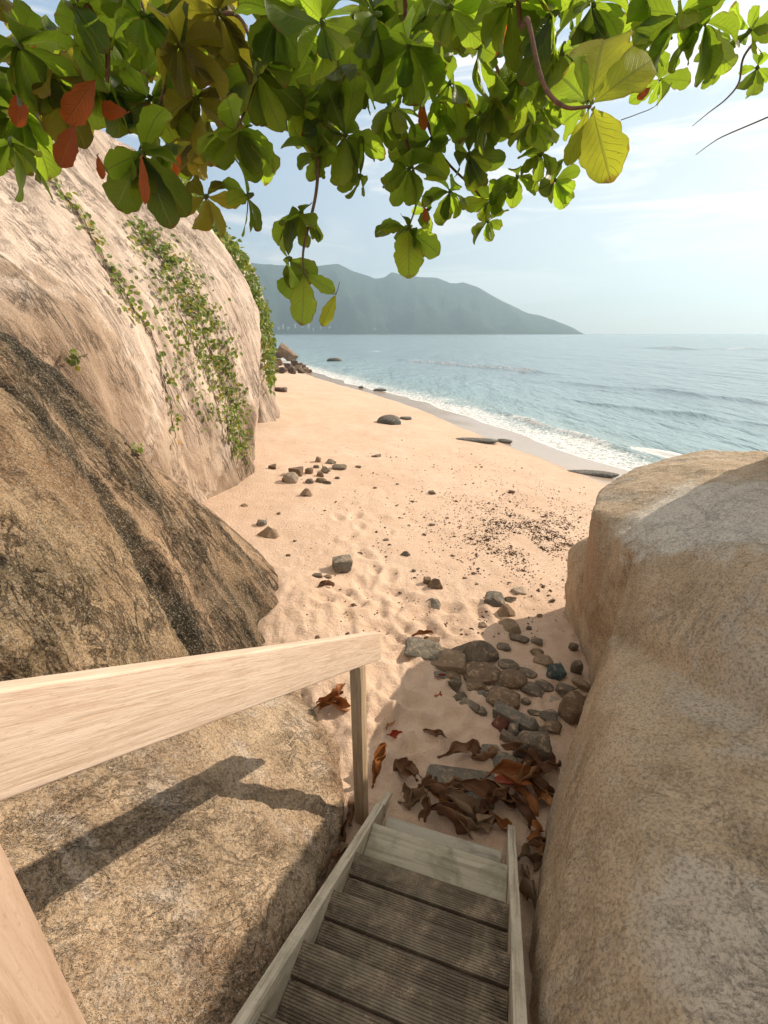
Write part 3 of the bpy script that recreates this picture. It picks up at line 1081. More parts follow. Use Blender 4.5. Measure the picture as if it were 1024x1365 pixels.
# ------------------------------------------------------------------ stones
def stone_mesh(style, a, b, c, seed):
    rg = random.Random(seed)
    bm = bmesh.new()
    if style == 'round':
        bmesh.ops.create_icosphere(bm, subdivisions=4, radius=1)
        off = Vector((seed * 3.7, seed * 1.3, 0))
        for v in bm.verts:
            p = v.co.copy()
            q = Vector([math.copysign(abs(t) ** .82, t) for t in p])
            k = 1 + .20 * noise.noise(p * 1.1 + off) + .09 * noise.noise(p * 2.6 + off) + .03 * noise.noise(p * 7 + off)
            v.co = Vector((q.x * a * k, q.y * b * k, q.z * c * k))
        sharp = 60
    else:
        n = 15 if style == 'angular' else 12
        pts = []
        if style == 'wedge':
            pts = [(-1, -.6, -.6), (1, -.5, -.7), (.9, .7, -.6), (-.9, .7, -.6), (-.15, .25, 1), (.35, .1, .92), (.95, -.2, .05), (-.75, -.3, .05), (.2, -.75, -.1), (.5, .6, .5)]
            pts = [(x + rg.uniform(-.1, .1), y + rg.uniform(-.1, .1), z + rg.uniform(-.08, .08)) for x, y, z in pts]
        elif style == 'block':
            pts = [(sx * rg.uniform(.6, 1.05), sy * rg.uniform(.6, 1.05), sz * rg.uniform(.6, 1.05)) for sx in (-1, 1) for sy in (-1, 1) for sz in (-1, 1)]
            pts += [(rg.uniform(-.5, .5), -1.02, rg.uniform(-.3, .3)), (0, 0, 1.02)]
        else:
            for _ in range(n):
                v = Vector((rg.gauss(0, 1), rg.gauss(0, 1), rg.gauss(0, 1))).normalized()
                pts.append(tuple(math.copysign(abs(t) ** .6, t) for t in v))
        vs = [bm.verts.new((x * a, y * b, z * c)) for x, y, z in pts]
        res = bmesh.ops.convex_hull(bm, input=vs, use_existing_faces=False)
        bmesh.ops.delete(bm, geom=[g for g in res['geom_interior'] if isinstance(g, bmesh.types.BMVert)], context='VERTS')
        bmesh.ops.recalc_face_normals(bm, faces=bm.faces)
        bmesh.ops.dissolve_limit(bm, angle_limit=R(12), verts=bm.verts, edges=bm.edges)
        s = min(a, b, c)
        bmesh.ops.bevel(bm, geom=list(bm.edges), offset=s * .13, segments=2, affect='EDGES', profile=.6)
        bmesh.ops.triangulate(bm, faces=bm.faces)
        bmesh.ops.subdivide_edges(bm, edges=bm.edges, cuts=2, use_grid_fill=True)
        off = Vector((seed * 2.1, 5, seed))
        m = max(a, b, c)
        for v in bm.verts:
            p = v.co / m
            d = (noise.noise(p * 2.4 + off) * .07 + noise.noise(p * 7 + off) * .03) * m
            v.co += v.co.normalized() * d
        sharp = 32
    me = bpy.data.meshes.new('stone')
    bm.to_mesh(me)
    bm.free()
    me.polygons.foreach_set('use_smooth', [True] * len(me.polygons))
    me.set_sharp_from_angle(angle=R(sharp))
    return me


SEED = [1]


def stone(px, py, w, h, mat, style, label, cat='stone', group=None, name='beach_stone', rot=None, tilt=0.0, sink=.42, deep=.8, lift=0.0, flat=.26):
    """px, py centre of the stone in the photo, w, h its size there"""
    p, t = G(px, py + h * .32)
    sc = t / F
    W = w * sc * (1.13 if py > 845 else 1.0)
    r = ray(px, py)
    el = math.atan2(-r.z, math.hypot(r.x, r.y))
    D = W * deep
    H = max((h * sc - D * math.sin(el) * .75) / max(.25, math.cos(el)), W * flat)
    SEED[0] += 1
    me = stone_mesh(style, W / 2, D / 2, H * (.5 + sink / 2), SEED[0])
    me.materials.append(M[mat])
    me.name = name
    ob = bpy.data.objects.new(name, me)
    C.objects.link(ob)
    ob.location = (p.x, p.y, p.z + H * (.5 - sink * .5) + lift)
    ob.rotation_euler = (uni(-.08, .08), R(tilt), R(rot if rot is not None else uni(-25, 25)))
    tag(ob, label, cat, group)
    return ob


# the heap of stones in the gully at the foot of the stairs
S = stone
S(633, 863, 60, 42, 's_dark', 'wedge', 'biggest dark wedge shaped stone with a pointed top in the heap', rot=10, sink=.2)
S(603, 878, 42, 26, 's_tan', 'block', 'pale tan flat topped stone leaning on the big dark wedge', rot=-14)
S(641, 893, 43, 26, 's_brown', 'round', 'plump brown stone directly below the big dark wedge', rot=-5)
S(564, 864, 52, 22, 's_grey', 'angular', 'mottled grey low stone with a brown leaf lying on it', rot=-6)
S(577, 854, 22, 8, 's_brown', 'angular', 'small flat reddish brown stone behind the mottled grey stone', rot=4)
S(680, 902, 36, 20, 's_brown', 'round', 'brown loaf shaped stone in the middle of the heap', rot=-4)
S(671, 926, 40, 26, 's_brown', 'round', 'smooth brown egg shaped stone in the middle of the heap', rot=-18)
S(677, 885, 23, 11, 's_dark', 'round', 'small dark oval stone between the wedge and the loaf stone', rot=-10)
S(703, 895, 21, 14, 's_dark', 'round', 'small dark egg stone left of the blue green stone', rot=-30)
S(688, 956, 64, 26, 's_grey', 'block', 'long narrow grey slab lying diagonally in the heap', rot=-38, deep=.36)
S(708, 990, 46, 44, 's_dark', 'angular', 'broad dark flat slab at the lower end of the heap', rot=-20, sink=.2)
S(763, 941, 40, 40, 's_brown', 'round', 'large brown rounded stone nearest the massive boulder', rot=40, deep=.7)
S(740, 893, 28, 22, 's_teal', 'angular', 'blue green stone that stands out in the heap', rot=8)
S(774, 911, 22, 14, 's_tan', 'round', 'pale tan lens shaped stone right of the blue green stone', rot=-40, deep=.5)
S(752, 916, 24, 20, 's_dark', 'angular', 'dark jagged stone just below the blue green stone')
S(731, 951, 26, 18, 's_dark', 'angular', 'dark stone between the long grey slab and large brown stone')
S(738, 931, 14, 8, 's_pale', 'round', 'small whitish pebble left of the large brown rounded stone')
S(712, 948, 18, 11, 's_dark', 'angular', 'dark low stone touching the right end of the long grey slab')
S(725, 912, 22, 13, 's_dark', 'round', 'dark little stone below left of the blue green stone', rot=-30)
S(768, 890, 14, 22, 's_dark', 'angular', 'narrow dark stone standing right of the blue green stone')
S(715, 853, 16, 11, 's_dark', 'angular', 'dark cracked stone alone on shaded sand above the heap')
S(716, 868, 16, 8, 's_brown', 'round', 'small flat pebble just below the dark cracked stone')
S(671, 861, 17, 8, 's_dark', 'round', 'dark teardrop pebble on shaded sand right of the wedge', rot=-12)
S(690, 851, 28, 10, 's_dark', 'angular', 'thin dark flake at the edge of the boulder shade', rot=-22, deep=.4)
S(724, 880, 22, 7, 's_tan', 'round', 'flat buff stone half buried above the blue green stone')
S(764, 862, 12, 16, 's_dark', 'angular', 'dark stone tucked against the upright boulder')
S(607, 912, 22, 18, 's_dark', 'angular', 'dark glossy faceted stone at the left edge of the heap', rot=30)
S(613, 927, 18, 12, 's_dark', 'round', 'dark knob of stone below the dark glossy faceted stone')
S(603, 900, 22, 11, 's_brown', 'angular', 'small brown stone under the pale tan flat topped stone')
S(586, 898, 18, 12, 's_grey', 'angular', 'small grey angular stone left of the dark glossy faceted stone')
S(580, 882, 16, 10, 's_tan', 'round', 'little tan stone touching the left of the pale tan stone')
S(637, 912, 30, 14, 's_brown', 'angular', 'brown blocky stone under the plump brown stone', rot=0)
S(644, 923, 18, 8, 's_grey', 'angular', 'grey sliver of stone left of the egg shaped stone')
S(664, 906, 30, 10, 's_dark', 'angular', 'dark flat stone wedged beneath the loaf shaped stone')
S(625, 940, 26, 10, 's_dark', 'angular', 'dark long stone half buried at the left rim of the heap', rot=-25)
S(640, 946, 16, 9, 's_dark', 'round', 'dark pebble at the upper left tip of the long grey slab')
S(668, 960, 26, 20, 's_red', 'angular', 'reddish brown stone leaning on the long grey slab', rot=40)
S(684, 972, 18, 22, 's_grey', 'angular', 'grey wedge standing between the reddish stone and dark slab', rot=60)
S(680, 985, 30, 14, 's_dark', 'block', 'thin dark plate of stone tilted beside the broad dark slab', rot=-45, deep=.3)
S(709, 918, 30, 10, 's_dark', 'angular', 'dark thin shelf of stone right of the egg shaped stone')
S(655, 1000, 30, 14, 's_grey', 'angular', 'greyish sandy stone at the left foot of the heap')
S(672, 1012, 34, 22, 's_grey', 'angular', 'pitted grey stone left of the broad dark slab')
S(789, 930, 18, 12, 's_dark', 'round', 'small dark stone pressed against the massive boulder')
S(779, 948, 20, 9, 's_grey', 'angular', 'small grey stone right below the large brown rounded stone', rot=30)
S(738, 966, 24, 14, 's_brown', 'angular', 'brown jagged stone under the large brown rounded stone')
S(720, 972, 20, 12, 's_dark', 'angular', 'dark chip of stone above the broad dark slab')
S(700, 934, 14, 8, 's_dark', 'round', 'tiny dark pebble right of the egg shaped stone')
S(755, 926, 14, 9, 's_grey', 'round', 'tiny grey pebble above the large brown rounded stone')
S(603, 1036, 92, 30, 's_grey', 'block', 'broad flat greyish stone half covered by sand between stairs and stone heap', cat='stone', name='flat_stone', rot=-14, flat=.06, sink=1.1, deep=.55)
# between the heap and open sand
S(673, 812, 28, 22, 's_tan', 'wedge', 'tan pointed stone just above the shade line', rot=15)
S(679, 832, 36, 16, 's_tan', 'angular', 'tan flat stone on the shade line below the pointed tan stone', rot=-18)
S(661, 797, 34, 22, 's_grey', 'angular', 'grey brown broken stone left of the sunlit gravel edge', rot=-25)
S(680, 797, 20, 12, 's_dark', 'angular', 'dark small stone behind the tan pointed stone')
S(692, 786, 22, 10, 's_pale', 'angular', 'pale flat stone alone on the sand above the tan pointed stone')
S(580, 777, 22, 18, 's_brown', 'wedge', 'brown pyramid stone on the open sand', rot=-8)
S(569, 773, 12, 12, 's_brown', 'angular', 'small chip leaning against the brown pyramid stone')
S(575, 801, 27, 18, 's_grey', 'wedge', 'grey peaked stone below the brown pyramid stone', rot=-30)
S(643, 832, 16, 9, 's_brown', 'angular', 'small brown stone left of the tan flat stone')
# open sand
S(457, 751, 27, 25, 's_grey', 'block', 'square grey block of stone casting a clear shadow on open sand', rot=12, sink=.1, deep=.95)
S(424, 766, 16, 8, 's_dark', 'angular', 'dark flat chip in the shadow of the square grey block')
S(437, 768, 12, 6, 's_brown', 'angular', 'small brown chip touching the shadow of the square block')
S(358, 708, 32, 18, 's_tan', 'wedge', 'brown domed stone alone near the left cliff foot')
S(349, 696, 16, 10, 's_grey', 'angular', 'grey slab tip directly behind the brown domed stone')
gl = 'stone cluster by the cliff'
S(388, 637, 19, 15, 's_pale', 'round', 'pale rounded stone in the cluster by the cliff', group=gl)
S(394, 629, 20, 14, 's_brown', 'block', 'brown squared stone behind the pale rounded stone', group=gl)
S(408, 656, 17, 13, 's_tan', 'wedge', 'tan stone nearest the viewer in the cluster by the cliff', group=gl)
S(436, 626, 16, 11, 's_dark', 'angular', 'dark squared stone near the right of the cluster by the cliff', group=gl)
S(426, 632, 13, 9, 's_brown', 'angular', 'brown stone in the middle of the cluster by the cliff', group=gl)
S(428, 640, 15, 8, 's_brown', 'round', 'brown low stone at the front of the cluster by the cliff', group=gl)
S(437, 643, 10, 6, 's_dark', 'angular', 'small dark chip right of the brown low stone', group=gl)
S(440, 615, 16, 8, 's_dark', 'wedge', 'dark wedge at the back of the cluster by the cliff', group=gl)
S(452, 622, 21, 8, 's_dark', 'angular', 'long dark flat stone at the right end of the cluster', group=gl)
S(424, 613, 10, 9, 's_tan', 'angular', 'tan upright chip at the back of the cluster by the cliff', group=gl)
S(412, 628, 11, 9, 's_brown', 'round', 'small brown stone left of centre in the cluster', group=gl)
S(413, 641, 11, 7, 's_dark', 'round', 'small dark stone right of the pale rounded stone', group=gl)
S(363, 622, 12, 8, 's_brown', 'angular', 'lone brown chip left of the cluster by the cliff', group=gl)
S(422, 622, 8, 5, 's_dark', 'round', 'tiny dark stone behind the middle of the cluster', group=gl)
S(450, 637, 7, 4, 's_dark', 'round', 'tiny dark stone on bare sand right of the cluster', group=gl)
S(380, 640, 8, 7, 's_brown', 'round', 'tiny brown stone left of the pale rounded stone', group=gl)
S(540, 737, 14, 9, 's_grey', 'wedge', 'small grey peaked chip in the middle of the open sand')
tiny = [(683, 655, 11, 5), (576, 656, 13, 6), (502, 607, 14, 6), (478, 622, 9, 4), (576, 699, 9, 4), (515, 719, 9, 4), (384, 740, 8, 5), (393, 721, 6, 4), (372, 684, 6, 4), (326, 673, 11, 4),
        (364, 790, 8, 5), (545, 700, 6, 3), (550, 668, 6, 3), (566, 712, 7, 4), (551, 760, 8, 5), (620, 770, 7, 4), (604, 740, 7, 4), (530, 645, 5, 3), (596, 690, 6, 3), (610, 800, 9, 5),
        (635, 778, 6, 4), (720, 820, 10, 6), (705, 836, 8, 5), (736, 800, 9, 7), (500, 650, 6, 3)]
for i, (x, y, w, h) in enumerate(tiny):
    S(x, y, w, h, 's_dark' if i % 3 else 's_brown', 'angular', 'tiny dark stone chip scattered on open sunlit sand', group='chips scattered on the open sand')
# along the water
S(519, 560, 33, 13, 's_wet', 'round', 'blue grey oval rock on the sand near the waterline', cat='rock', name='shore_rock', rot=-16, sink=.5, flat=.2)
S(541, 557, 17, 5, 's_wet', 'round', 'small flat wet rock right of the blue grey oval rock', cat='rock', name='shore_rock', flat=.1, sink=.5)
S(634, 586, 56, 7, 's_wet', 'round', 'long low dark rock at the edge of the swash', cat='rock', name='shore_rock', rot=-12, deep=.35, flat=.07, sink=.5)
S(671, 588, 22, 6, 's_wet', 'round', 'small low rock at the right end of the long dark rock', cat='rock', name='shore_rock', rot=-14, deep=.4, flat=.07, sink=.5)
S(788, 630, 62, 8, 's_wet', 'round', 'flat grey rock half buried in wet sand close to the boulder', cat='rock', name='shore_rock', rot=-14, deep=.3, flat=.07, sink=.5)
S(506, 520, 17, 4, 's_wet', 'round', 'flat dark rock in the swash far down the beach', cat='rock', name='shore_rock', deep=.5, flat=.07, sink=.5)
S(481, 516, 7, 5, 's_wet', 'angular', 'little upright dark rock in the far swash', cat='rock', name='shore_rock')
S(345, 521, 14, 6, 's_fard', 'angular', 'low brown rock in sand at the foot of the far rock wall', cat='rock', name='shore_rock')
S(375, 520, 22, 5, 's_fard', 'angular', 'low crumbly brown ledge in the far sand', cat='rock', name='shore_rock')
S(883, 612, 14, 6, 's_wet', 'angular', 'small dark rock in foam behind the massive boulder', cat='rock', name='shore_rock')


def sea_rock(px, py, w, h):
    r = ray(px, py)
    t = (SEA - EYE) / r.z
    me = stone_mesh('round', w * t / F / 2, w * t / F * .3, h * t / F, 77)
    me.materials.append(M['s_wet'])
    ob = bpy.data.objects.new('sea_rock', me)
    C.objects.link(ob)
    ob.location = A(px, py, t)
    tag(ob, 'dark rock standing out of the sea near the far end of the beach', 'rock')


sea_rock(446, 481, 20, 4)
# the tumbled pile at the far end of the beach
gp = 'rocks tumbled at the far end of the beach'
S(382, 477, 30, 15, 's_far', 'block', 'big tan slab on top of the far rock pile', cat='rock', name='pile_rock', group=gp, rot=-15, sink=.0, deep=.5, tilt=36, lift=.35)
for x, y, w, h in [(366, 492, 16, 12), (377, 495, 14, 9), (371, 484, 13, 10), (388, 494, 13, 9), (397, 491, 12, 10), (402, 495, 11, 8), (408, 494, 10, 7), (393, 485, 11, 9),
                   (362, 482, 12, 12), (384, 489, 12, 8), (413, 495, 7, 5), (400, 487, 9, 7), (405, 490, 8, 6), (372, 475, 12, 10), (391, 497, 10, 5)]:
    S(x, y, w, h, 's_fard' if rnd() < .7 else 's_far', 'angular', 'dark jumbled rock in the pile at the far end of the beach', cat='rock', name='pile_rock', group=gp, sink=.1)


# strandline debris: nobody could count it
def debris():
    L = []
    oct_f = [(0, 1, 2), (0, 2, 3), (0, 3, 4), (0, 4, 1), (5, 2, 1), (5, 3, 2), (5, 4, 3), (5, 1, 4)]
    n = 0
    while n < 5200:
        k = rnd()
        if k < .62:
            px, py = random.gauss(705, 42), random.gauss(708, 24)
        elif k < .80:
            px, py = random.gauss(640, 70), random.gauss(680, 45)
        else:
            px, py = uni(400, 790), uni(590, 850)
        if px > 800 or py > 870:
            continue
        p, t = G(px, py)
        if shore_q(p.x, p.y) > 8.8:
            continue
        if noise.noise((p.x * 1.9, p.y * 1.1, 6)) < uni(-.5, .25):
            continue
        s = uni(.004, .016) * (1 + (rnd() < .08) * 1.3)
        a = uni(0, 6.28)
        ca, sa = math.cos(a), math.sin(a)
        V = []
        for x, y, z in [(0, 0, .7), (1.3, 0, 0), (0, .8, 0), (-1.2, 0, .1), (0, -.8, 0), (0, 0, -.6)]:
            x += uni(-.2, .2)
            y += uni(-.2, .2)
            V.append((p.x + s * (x * ca - y * sa), p.y + s * (x * sa + y * ca), p.z + s * z + .004))
        L.append((V, oct_f))
        n += 1
    V, Fc = merge(L)
    o = mesh_from('pebbles', V, Fc, M['pebble'], smooth=False)
    tag(o, 'dark pebbles and bark crumbs strewn over the sand', 'pebbles', kind='stuff')


debris()


# ------------------------------------------------------------------ leaves
def leaf_geo(buf, base, d, nrm, L, W, droop=.5, cup=.25, wave=.05, r=None, nv=15, nu=8, twist=0.0, petiole=.045):
    """obovate leaf with a tapering base and a round tip, appended to buf = (V, F, UV, RND)"""
    V, Fc, UV, RN = buf
    r = rnd() if r is None else r
    d = d.normalized()
    nrm = (nrm - d * nrm.dot(d)).normalized()
    o = len(V)
    p = base + d * (petiole * L)
    ph = uni(0, 6.28)
    step = L / nv
    for i in range(nv + 1):
        v = i / nv
        vv = 1 - (1 - v) ** 1.25
        w = (max(0, vv) ** .85) * (max(0.0, 1 - vv) ** .45) * 2.2
        if i == 0:
            w = .07
        if i == nv:
            w = .10
        side = d.cross(nrm).normalized()
        for k in range(nu + 1):
            u = k / nu * 2 - 1
            off = side * (u * w * W * .5 * (1 + .07 * math.sin(v * 17 + ph * 3 + (2 if u > 0 else 0)) + .05 * math.sin(v * 31 + ph)))
            zz = cup * abs(u) ** 1.4 * w * W * .5 + wave * L * abs(u) * math.sin(v * 9 + ph + u * 2)
            V.append(p + off * math.cos(cup * abs(u) * .7) + nrm * zz)
            UV.append((.5 + .5 * u, v))
            RN.append(r)
        ax = side
        rotm = Matrix.Rotation(-droop / nv * (1.0 + v * .6), 3, ax)
        d = (rotm @ d).normalized()
        nrm = (rotm @ nrm).normalized()
        if twist:
            nrm = (Matrix.Rotation(twist / nv, 3, d) @ nrm).normalized()
        p = p + d * step * (1.25 - .5 * v)
    for i in range(nv):
        for k in range(nu):
            a = o + i * (nu + 1) + k
            Fc.append((a, a + 1, a + nu + 2, a + nu + 1))
    # petiole
    o2 = len(V)
    s = nrm.orthogonal().normalized()
    t = base
    for q, rr in ((base, .0065), (V[o + nu // 2], .005)):
        for k in range(3):
            a = 2.1 * k
            V.append(q + Vector((math.cos(a), math.sin(a), math.sin(a + 1))) * rr)
            UV.append((.5, 0))
            RN.append(r)
    for k in range(3):
        k2 = (k + 1) % 3
        Fc.append((o2 + k, o2 + k2, o2 + 3 + k2, o2 + 3 + k))


def leaf_obj(name, buf, mat, parent, origin):
    V, Fc, UV, RN = buf
    return mesh_from(name, [v - origin for v in V], Fc, mat, (0, 0, 0), parent, uvs=UV, attrs={'rnd': RN})


# ------------------------------------------------------------------ overhanging tree
TR = Vector((-1.5, -2.6, 1.55))
tree = empty('overhanging_tree', TR)
tag(tree, 'tree whose big green and red leaved boughs hang over the whole top of the view', 'tree')
Vt, Ft = tube(spline([TR + Vector((0, 0, -.4)), TR + Vector((.1, .1, 1.2)), TR + Vector((.3, .5, 2.4)), TR + Vector((.6, 1.2, 3.3)), TR + Vector((1.2, 2.4, 3.9))], 6),
              [.24 - .0058 * i for i in range(25)], 12)
mesh_from('trunk', [v - TR for v in Vt], Ft, M['bark'], (0, 0, 0), tree)
HUB = TR + Vector((1.0, 2.0, 3.75))


def twig(pts, r0, r1, name='branch', from_hub=True):
    pts = [Vector(p) for p in pts]
    if from_hub:
        a = pts[0]
        mid = HUB.lerp(a, .55) + Vector((0, 0, .25))
        pts = [HUB, mid] + pts
    sp = spline(pts, 7)
    n = len(sp)
    V, Fc = tube(sp, [r0 + (r1 - r0) * i / (n - 1) for i in range(n)], 6)
    return mesh_from(name, [v - TR for v in V], Fc, M['bark'], (0, 0, 0), tree)


CAMP = Vector((0, 0, EYE))


def rosette(px, py, t, lp=75, n=8, spread=(55, 100), down=.35, toward=.55, mat='leaf', rr=None, name='leaf_cluster', asp=.60, jit=.7):
    c = A(px, py, t)
    L0 = lp * t / F
    axis = ((CAMP - c).normalized() * toward + Vector((0, 0, -down)) + Vector((uni(-1, 1), uni(-1, 1), uni(-1, 1))) * jit).normalized()
    s = axis.orthogonal().normalized()
    q = axis.cross(s)
    buf = ([], [], [], [])
    a0 = uni(0, 6.28)
    for k in range(n):
        a = a0 + 2 * math.pi * k / n + uni(-.3, .3)
        e = R(uni(*spread))
        d = axis * math.cos(e) + (s * math.cos(a) + q * math.sin(a)) * math.sin(e)
        d = (d + Vector((0, 0, -.38)) + Vector((uni(-.25, .25), uni(-.25, .25), uni(-.25, .25)))).normalized()
        L = L0 * uni(.7, 1.25)
        up = -axis + Vector((uni(-.8, .8), uni(-.8, .8), uni(-.2, .9)))
        leaf_geo(buf, c + d * .004, d, up, L, L * asp * uni(.88, 1.12), droop=uni(.1, .85), cup=uni(.05, .5), wave=uni(.01, .04), r=(rnd() if rr is None else uni(*rr)))
    # the bud at the twig tip
    V, Fc, UV, RN = buf
    bv, bf = tube([c - axis * .03, c - axis * .012, c + axis * .008, c + axis * .022], [.006, .011, .010, .003], 6)
    o = len(V)
    V += bv
    Fc += [tuple(i + o for i in f) for f in bf]
    UV += [(.5, .02)] * len(bv)
    RN += [.3] * len(bv)
    return leaf_obj(name, buf, M[mat], tree, TR), c


def leaf_at(px, py, t, tx, ty, dt=0.0, asp=.58, mat='leaf', name='leaf', face=.75, r=None, droop=.3, cup=.2, wave=.015):
    """one leaf from its stalk (px, py, t) to its tip (tx, ty), blade turned to the viewer by 'face'"""
    b = A(px, py, t)
    e = A(tx, ty, t + dt)
    d = e - b
    L = d.length / 1.06
    up = (CAMP - b).normalized() * face + Vector((uni(-.5, .5), uni(-.5, .5), uni(-.2, .8))) * (1 - face)
    buf = ([], [], [], [])
    leaf_geo(buf, b, d.normalized() + up * droop * .35, up, L, L * asp, droop=droop, cup=cup, wave=wave, r=rnd() if r is None else r, petiole=.05)
    return leaf_obj(name, buf, M[mat], tree, TR)


# named clusters (photo position, distance, leaf length in photo pixels)
named = [(345, 95, 1.8, 92, 8), (315, 175, 1.75, 82, 8), (190, 205, 1.7, 95, 7), (275, 262, 1.95, 62, 5), (330, 262, 1.9, 62, 5), (135, 100, 1.7, 80, 7), (65, 108, 1.6, 80, 7), (15, 190, 1.6, 75, 5), (25, 60, 1.5, 95, 7),
         (240, 60, 1.6, 95, 8), (450, 90, 1.9, 85, 8), (460, 180, 2.0, 72, 7), (430, 30, 1.6, 90, 8), (545, 60, 2.0, 80, 8), (520, 140, 2.2, 70, 8), (600, 110, 2.2, 72, 8), (575, 185, 2.4, 66, 8),
         (640, 60, 1.9, 80, 8), (690, 105, 2.0, 70, 7), (625, 205, 2.4, 60, 8), (655, 265, 2.7, 48, 7), (690, 235, 2.6, 48, 7), (600, 255, 2.7, 52, 7), (545, 305, 2.5, 52, 8), (545, 225, 2.4, 60, 7),
         (722, 205, 2.4, 50, 7), (740, 240, 2.7, 44, 6), (710, 160, 2.2, 60, 7), (425, 205, 2.0, 55, 5), (402, 285, 2.0, 58, 7), (385, 345, 2.0, 62, 5), (750, 70, 1.7, 75, 7), (735, 20, 1.6, 85, 8),
         (850, 25, 2.0, 66, 6), (905, 20, 1.9, 75, 7), (960, 75, 2.2, 44, 7), (1000, 40, 2.1, 56, 7), (880, 105, 2.6, 44, 4), (870, 70, 2.4, 40, 5), (1010, 90, 2.3, 40, 5), (940, 30, 1.9, 78, 6),
         (370, 20, 1.7, 90, 8), (290, 15, 1.6, 90, 8), (190, 20, 1.6, 95, 8), (100, 10, 1.5, 95, 8), (600, 10, 1.7, 85, 8), (680, 5, 1.6, 85, 8), (790, 5, 1.8, 75, 7), (260, 130, 1.8, 85, 8),
         (400, 140, 2.0, 75, 8), (200, 130, 1.8, 85, 8), (310, 60, 2.1, 75, 8), (500, 20, 1.9, 85, 8), (640, 150, 2.4, 60, 8), (480, 235, 2.1, 52, 4), (570, 280, 2.8, 40, 6), (650, 295, 3.0, 34, 6), (770, 45, 1.9, 60, 6)]
tips = []
for i, (px, py, t, lp, n) in enumerate(named):
    o, c = rosette(px, py, t, lp * .70, n + 1 + i % 3, mat='leaf_b' if (px < 330 and i % 3 == 0) else 'leaf')
    tips.append((px, py, t, c))

# filling boughs farther in and up
for k in range(43):
    px = -30 + 800 * ((k * .618) % 1) + uni(-20, 20)
    lim = 225 if px < 340 else 165
    py = -50 + (lim + 30) * ((k * .7549) % 1)
    o, c = rosette(px, py, uni(2.0, 2.9), uni(50, 64), 13, mat='leaf_b' if (px < 300 and k % 3 == 0) else 'leaf')
    tips.append((px, py, 2.7, c))

# leaves with a place of their own
for (bx, by, tx, ty, dt, mt, r, asp, fc) in [
        (788, 140, 808, 30, .12, 'leaf_y', .5, .48, .8), (788, 140, 878, 70, .02, 'leaf_y', .7, .46, .85), (790, 144, 814, 236, -.05, 'leaf_y', .35, .55, .85), (786, 143, 756, 222, .1, 'leaf_y', .3, .42, .6),
        (784, 138, 742, 92, .15, 'leaf', .9, .5, .6), (782, 142, 740, 168, .2, 'leaf', .8, .5, .6), (792, 150, 800, 240, .3, 'leaf_y', .1, .4, .5),
        (406, 368, 403, 430, -.05, 'leaf', .85, .55, .85), (408, 366, 446, 388, .0, 'leaf', .8, .5, .8), (404, 365, 372, 392, .1, 'leaf', .6, .6, .8), (448, 392, 430, 434, .0, 'leaf_y', .5, .42, .7),
        (545, 305, 545, 365, -.1, 'leaf', .85, .55, .85), (547, 306, 584, 338, -.05, 'leaf', .8, .6, .8), (540, 304, 508, 300, 0, 'leaf', .6, .6, .8),
        (650, 330, 648, 322, 0, 'leaf', .5, .5, .8)][:-1]:
    leaf_at(bx, by, 1.30 if bx > 780 else (1.98 if bx < 460 else 2.48), tx, ty, dt, asp, mt, face=fc, r=r)
for (bx, by, t, tx, ty, asp, r) in [(128, 105, 1.55, 88, 164, .50, .75), (100, 165, 1.55, 80, 222, .5, .25), (188, 208, 1.55, 195, 270, .26, .6), (172, 150, 1.62, 132, 146, .5, .4), (130, 206, 1.7, 137, 238, .4, .5),
                                    (640, 30, 2.0, 690, 62, .6, .9), (692, 70, 2.05, 696, 88, .5, .9), (622, 118, 2.3, 628, 142, .6, .6), (566, 275, 2.4, 568, 296, .5, .2), (868, 116, 1.9, 850, 132, .6, .3),
                                    (30, 118, 1.7, 22, 168, .5, .2), (210, 140, 1.8, 178, 158, .6, .8), (668, 40, 1.9, 655, 74, .7, .3), (48, 60, 1.6, 30, 100, .5, .9), (240, 205, 1.9, 232, 236, .4, .7),
                                    (150, 60, 1.7, 122, 84, .5, .6), (560, 140, 2.2, 566, 172, .5, .9), (715, 215, 2.5, 716, 238, .5, .3)]:
    leaf_at(bx, by, t, tx, ty, .02, asp, 'leaf_r', name='red_leaf', r=r, face=.7)['label'] = 'red leaf among the green ones'

# boughs and twigs
twig([A(690, -40, 1.5), A(705, 30, 1.4), A(724, 110, 1.33), A(752, 142, 1.3), A(788, 142, 1.3)], .012, .004)
twig([A(860, -30, 2.0), A(878, 22, 2.0), A(896, 52, 2.0)], .016, .005)
twig([A(95, -30, 1.5), A(118, 10, 1.5), A(142, 60, 1.55), A(143, 110, 1.6)], .020, .006)
twig([A(420, -30, 1.9), A(440, 60, 1.9), A(446, 120, 1.95), A(428, 185, 2.0), A(421, 260, 2.0), A(405, 330, 2.0), A(405, 366, 2.0)], .016, .004)
twig([A(540, -20, 2.1), A(520, 80, 2.2), A(545, 200, 2.4), A(556, 260, 2.45), A(545, 305, 2.48)], .016, .004)
twig([A(590, -30, 2.2), A(560, 100, 2.3), A(585, 200, 2.5), A(640, 260, 2.7), A(655, 290, 2.8)], .016, .004)
twig([A(640, -20, 2.2), A(680, 130, 2.3), A(715, 200, 2.4), A(735, 235, 2.6)], .014, .004)
twig([A(240, -30, 1.8), A(262, 20, 1.8), A(318, 22, 1.8), A(345, 92, 1.8)], .016, .005)
twig([A(180, -20, 1.8), A(220, 100, 1.75), A(186, 200, 1.7)], .014, .004)
twig([A(345, 92, 1.8), A(330, 140, 1.78), A(315, 174, 1.75)], .007, .004, from_hub=False)
twig([A(1060, -10, 2.2), A(1020, 40, 2.2), A(992, 75, 2.2), A(985, 110, 2.2), A(968, 132, 2.2), A(945, 150, 2.2), A(923, 168, 2.2)], .010, .0014, from_hub=True)
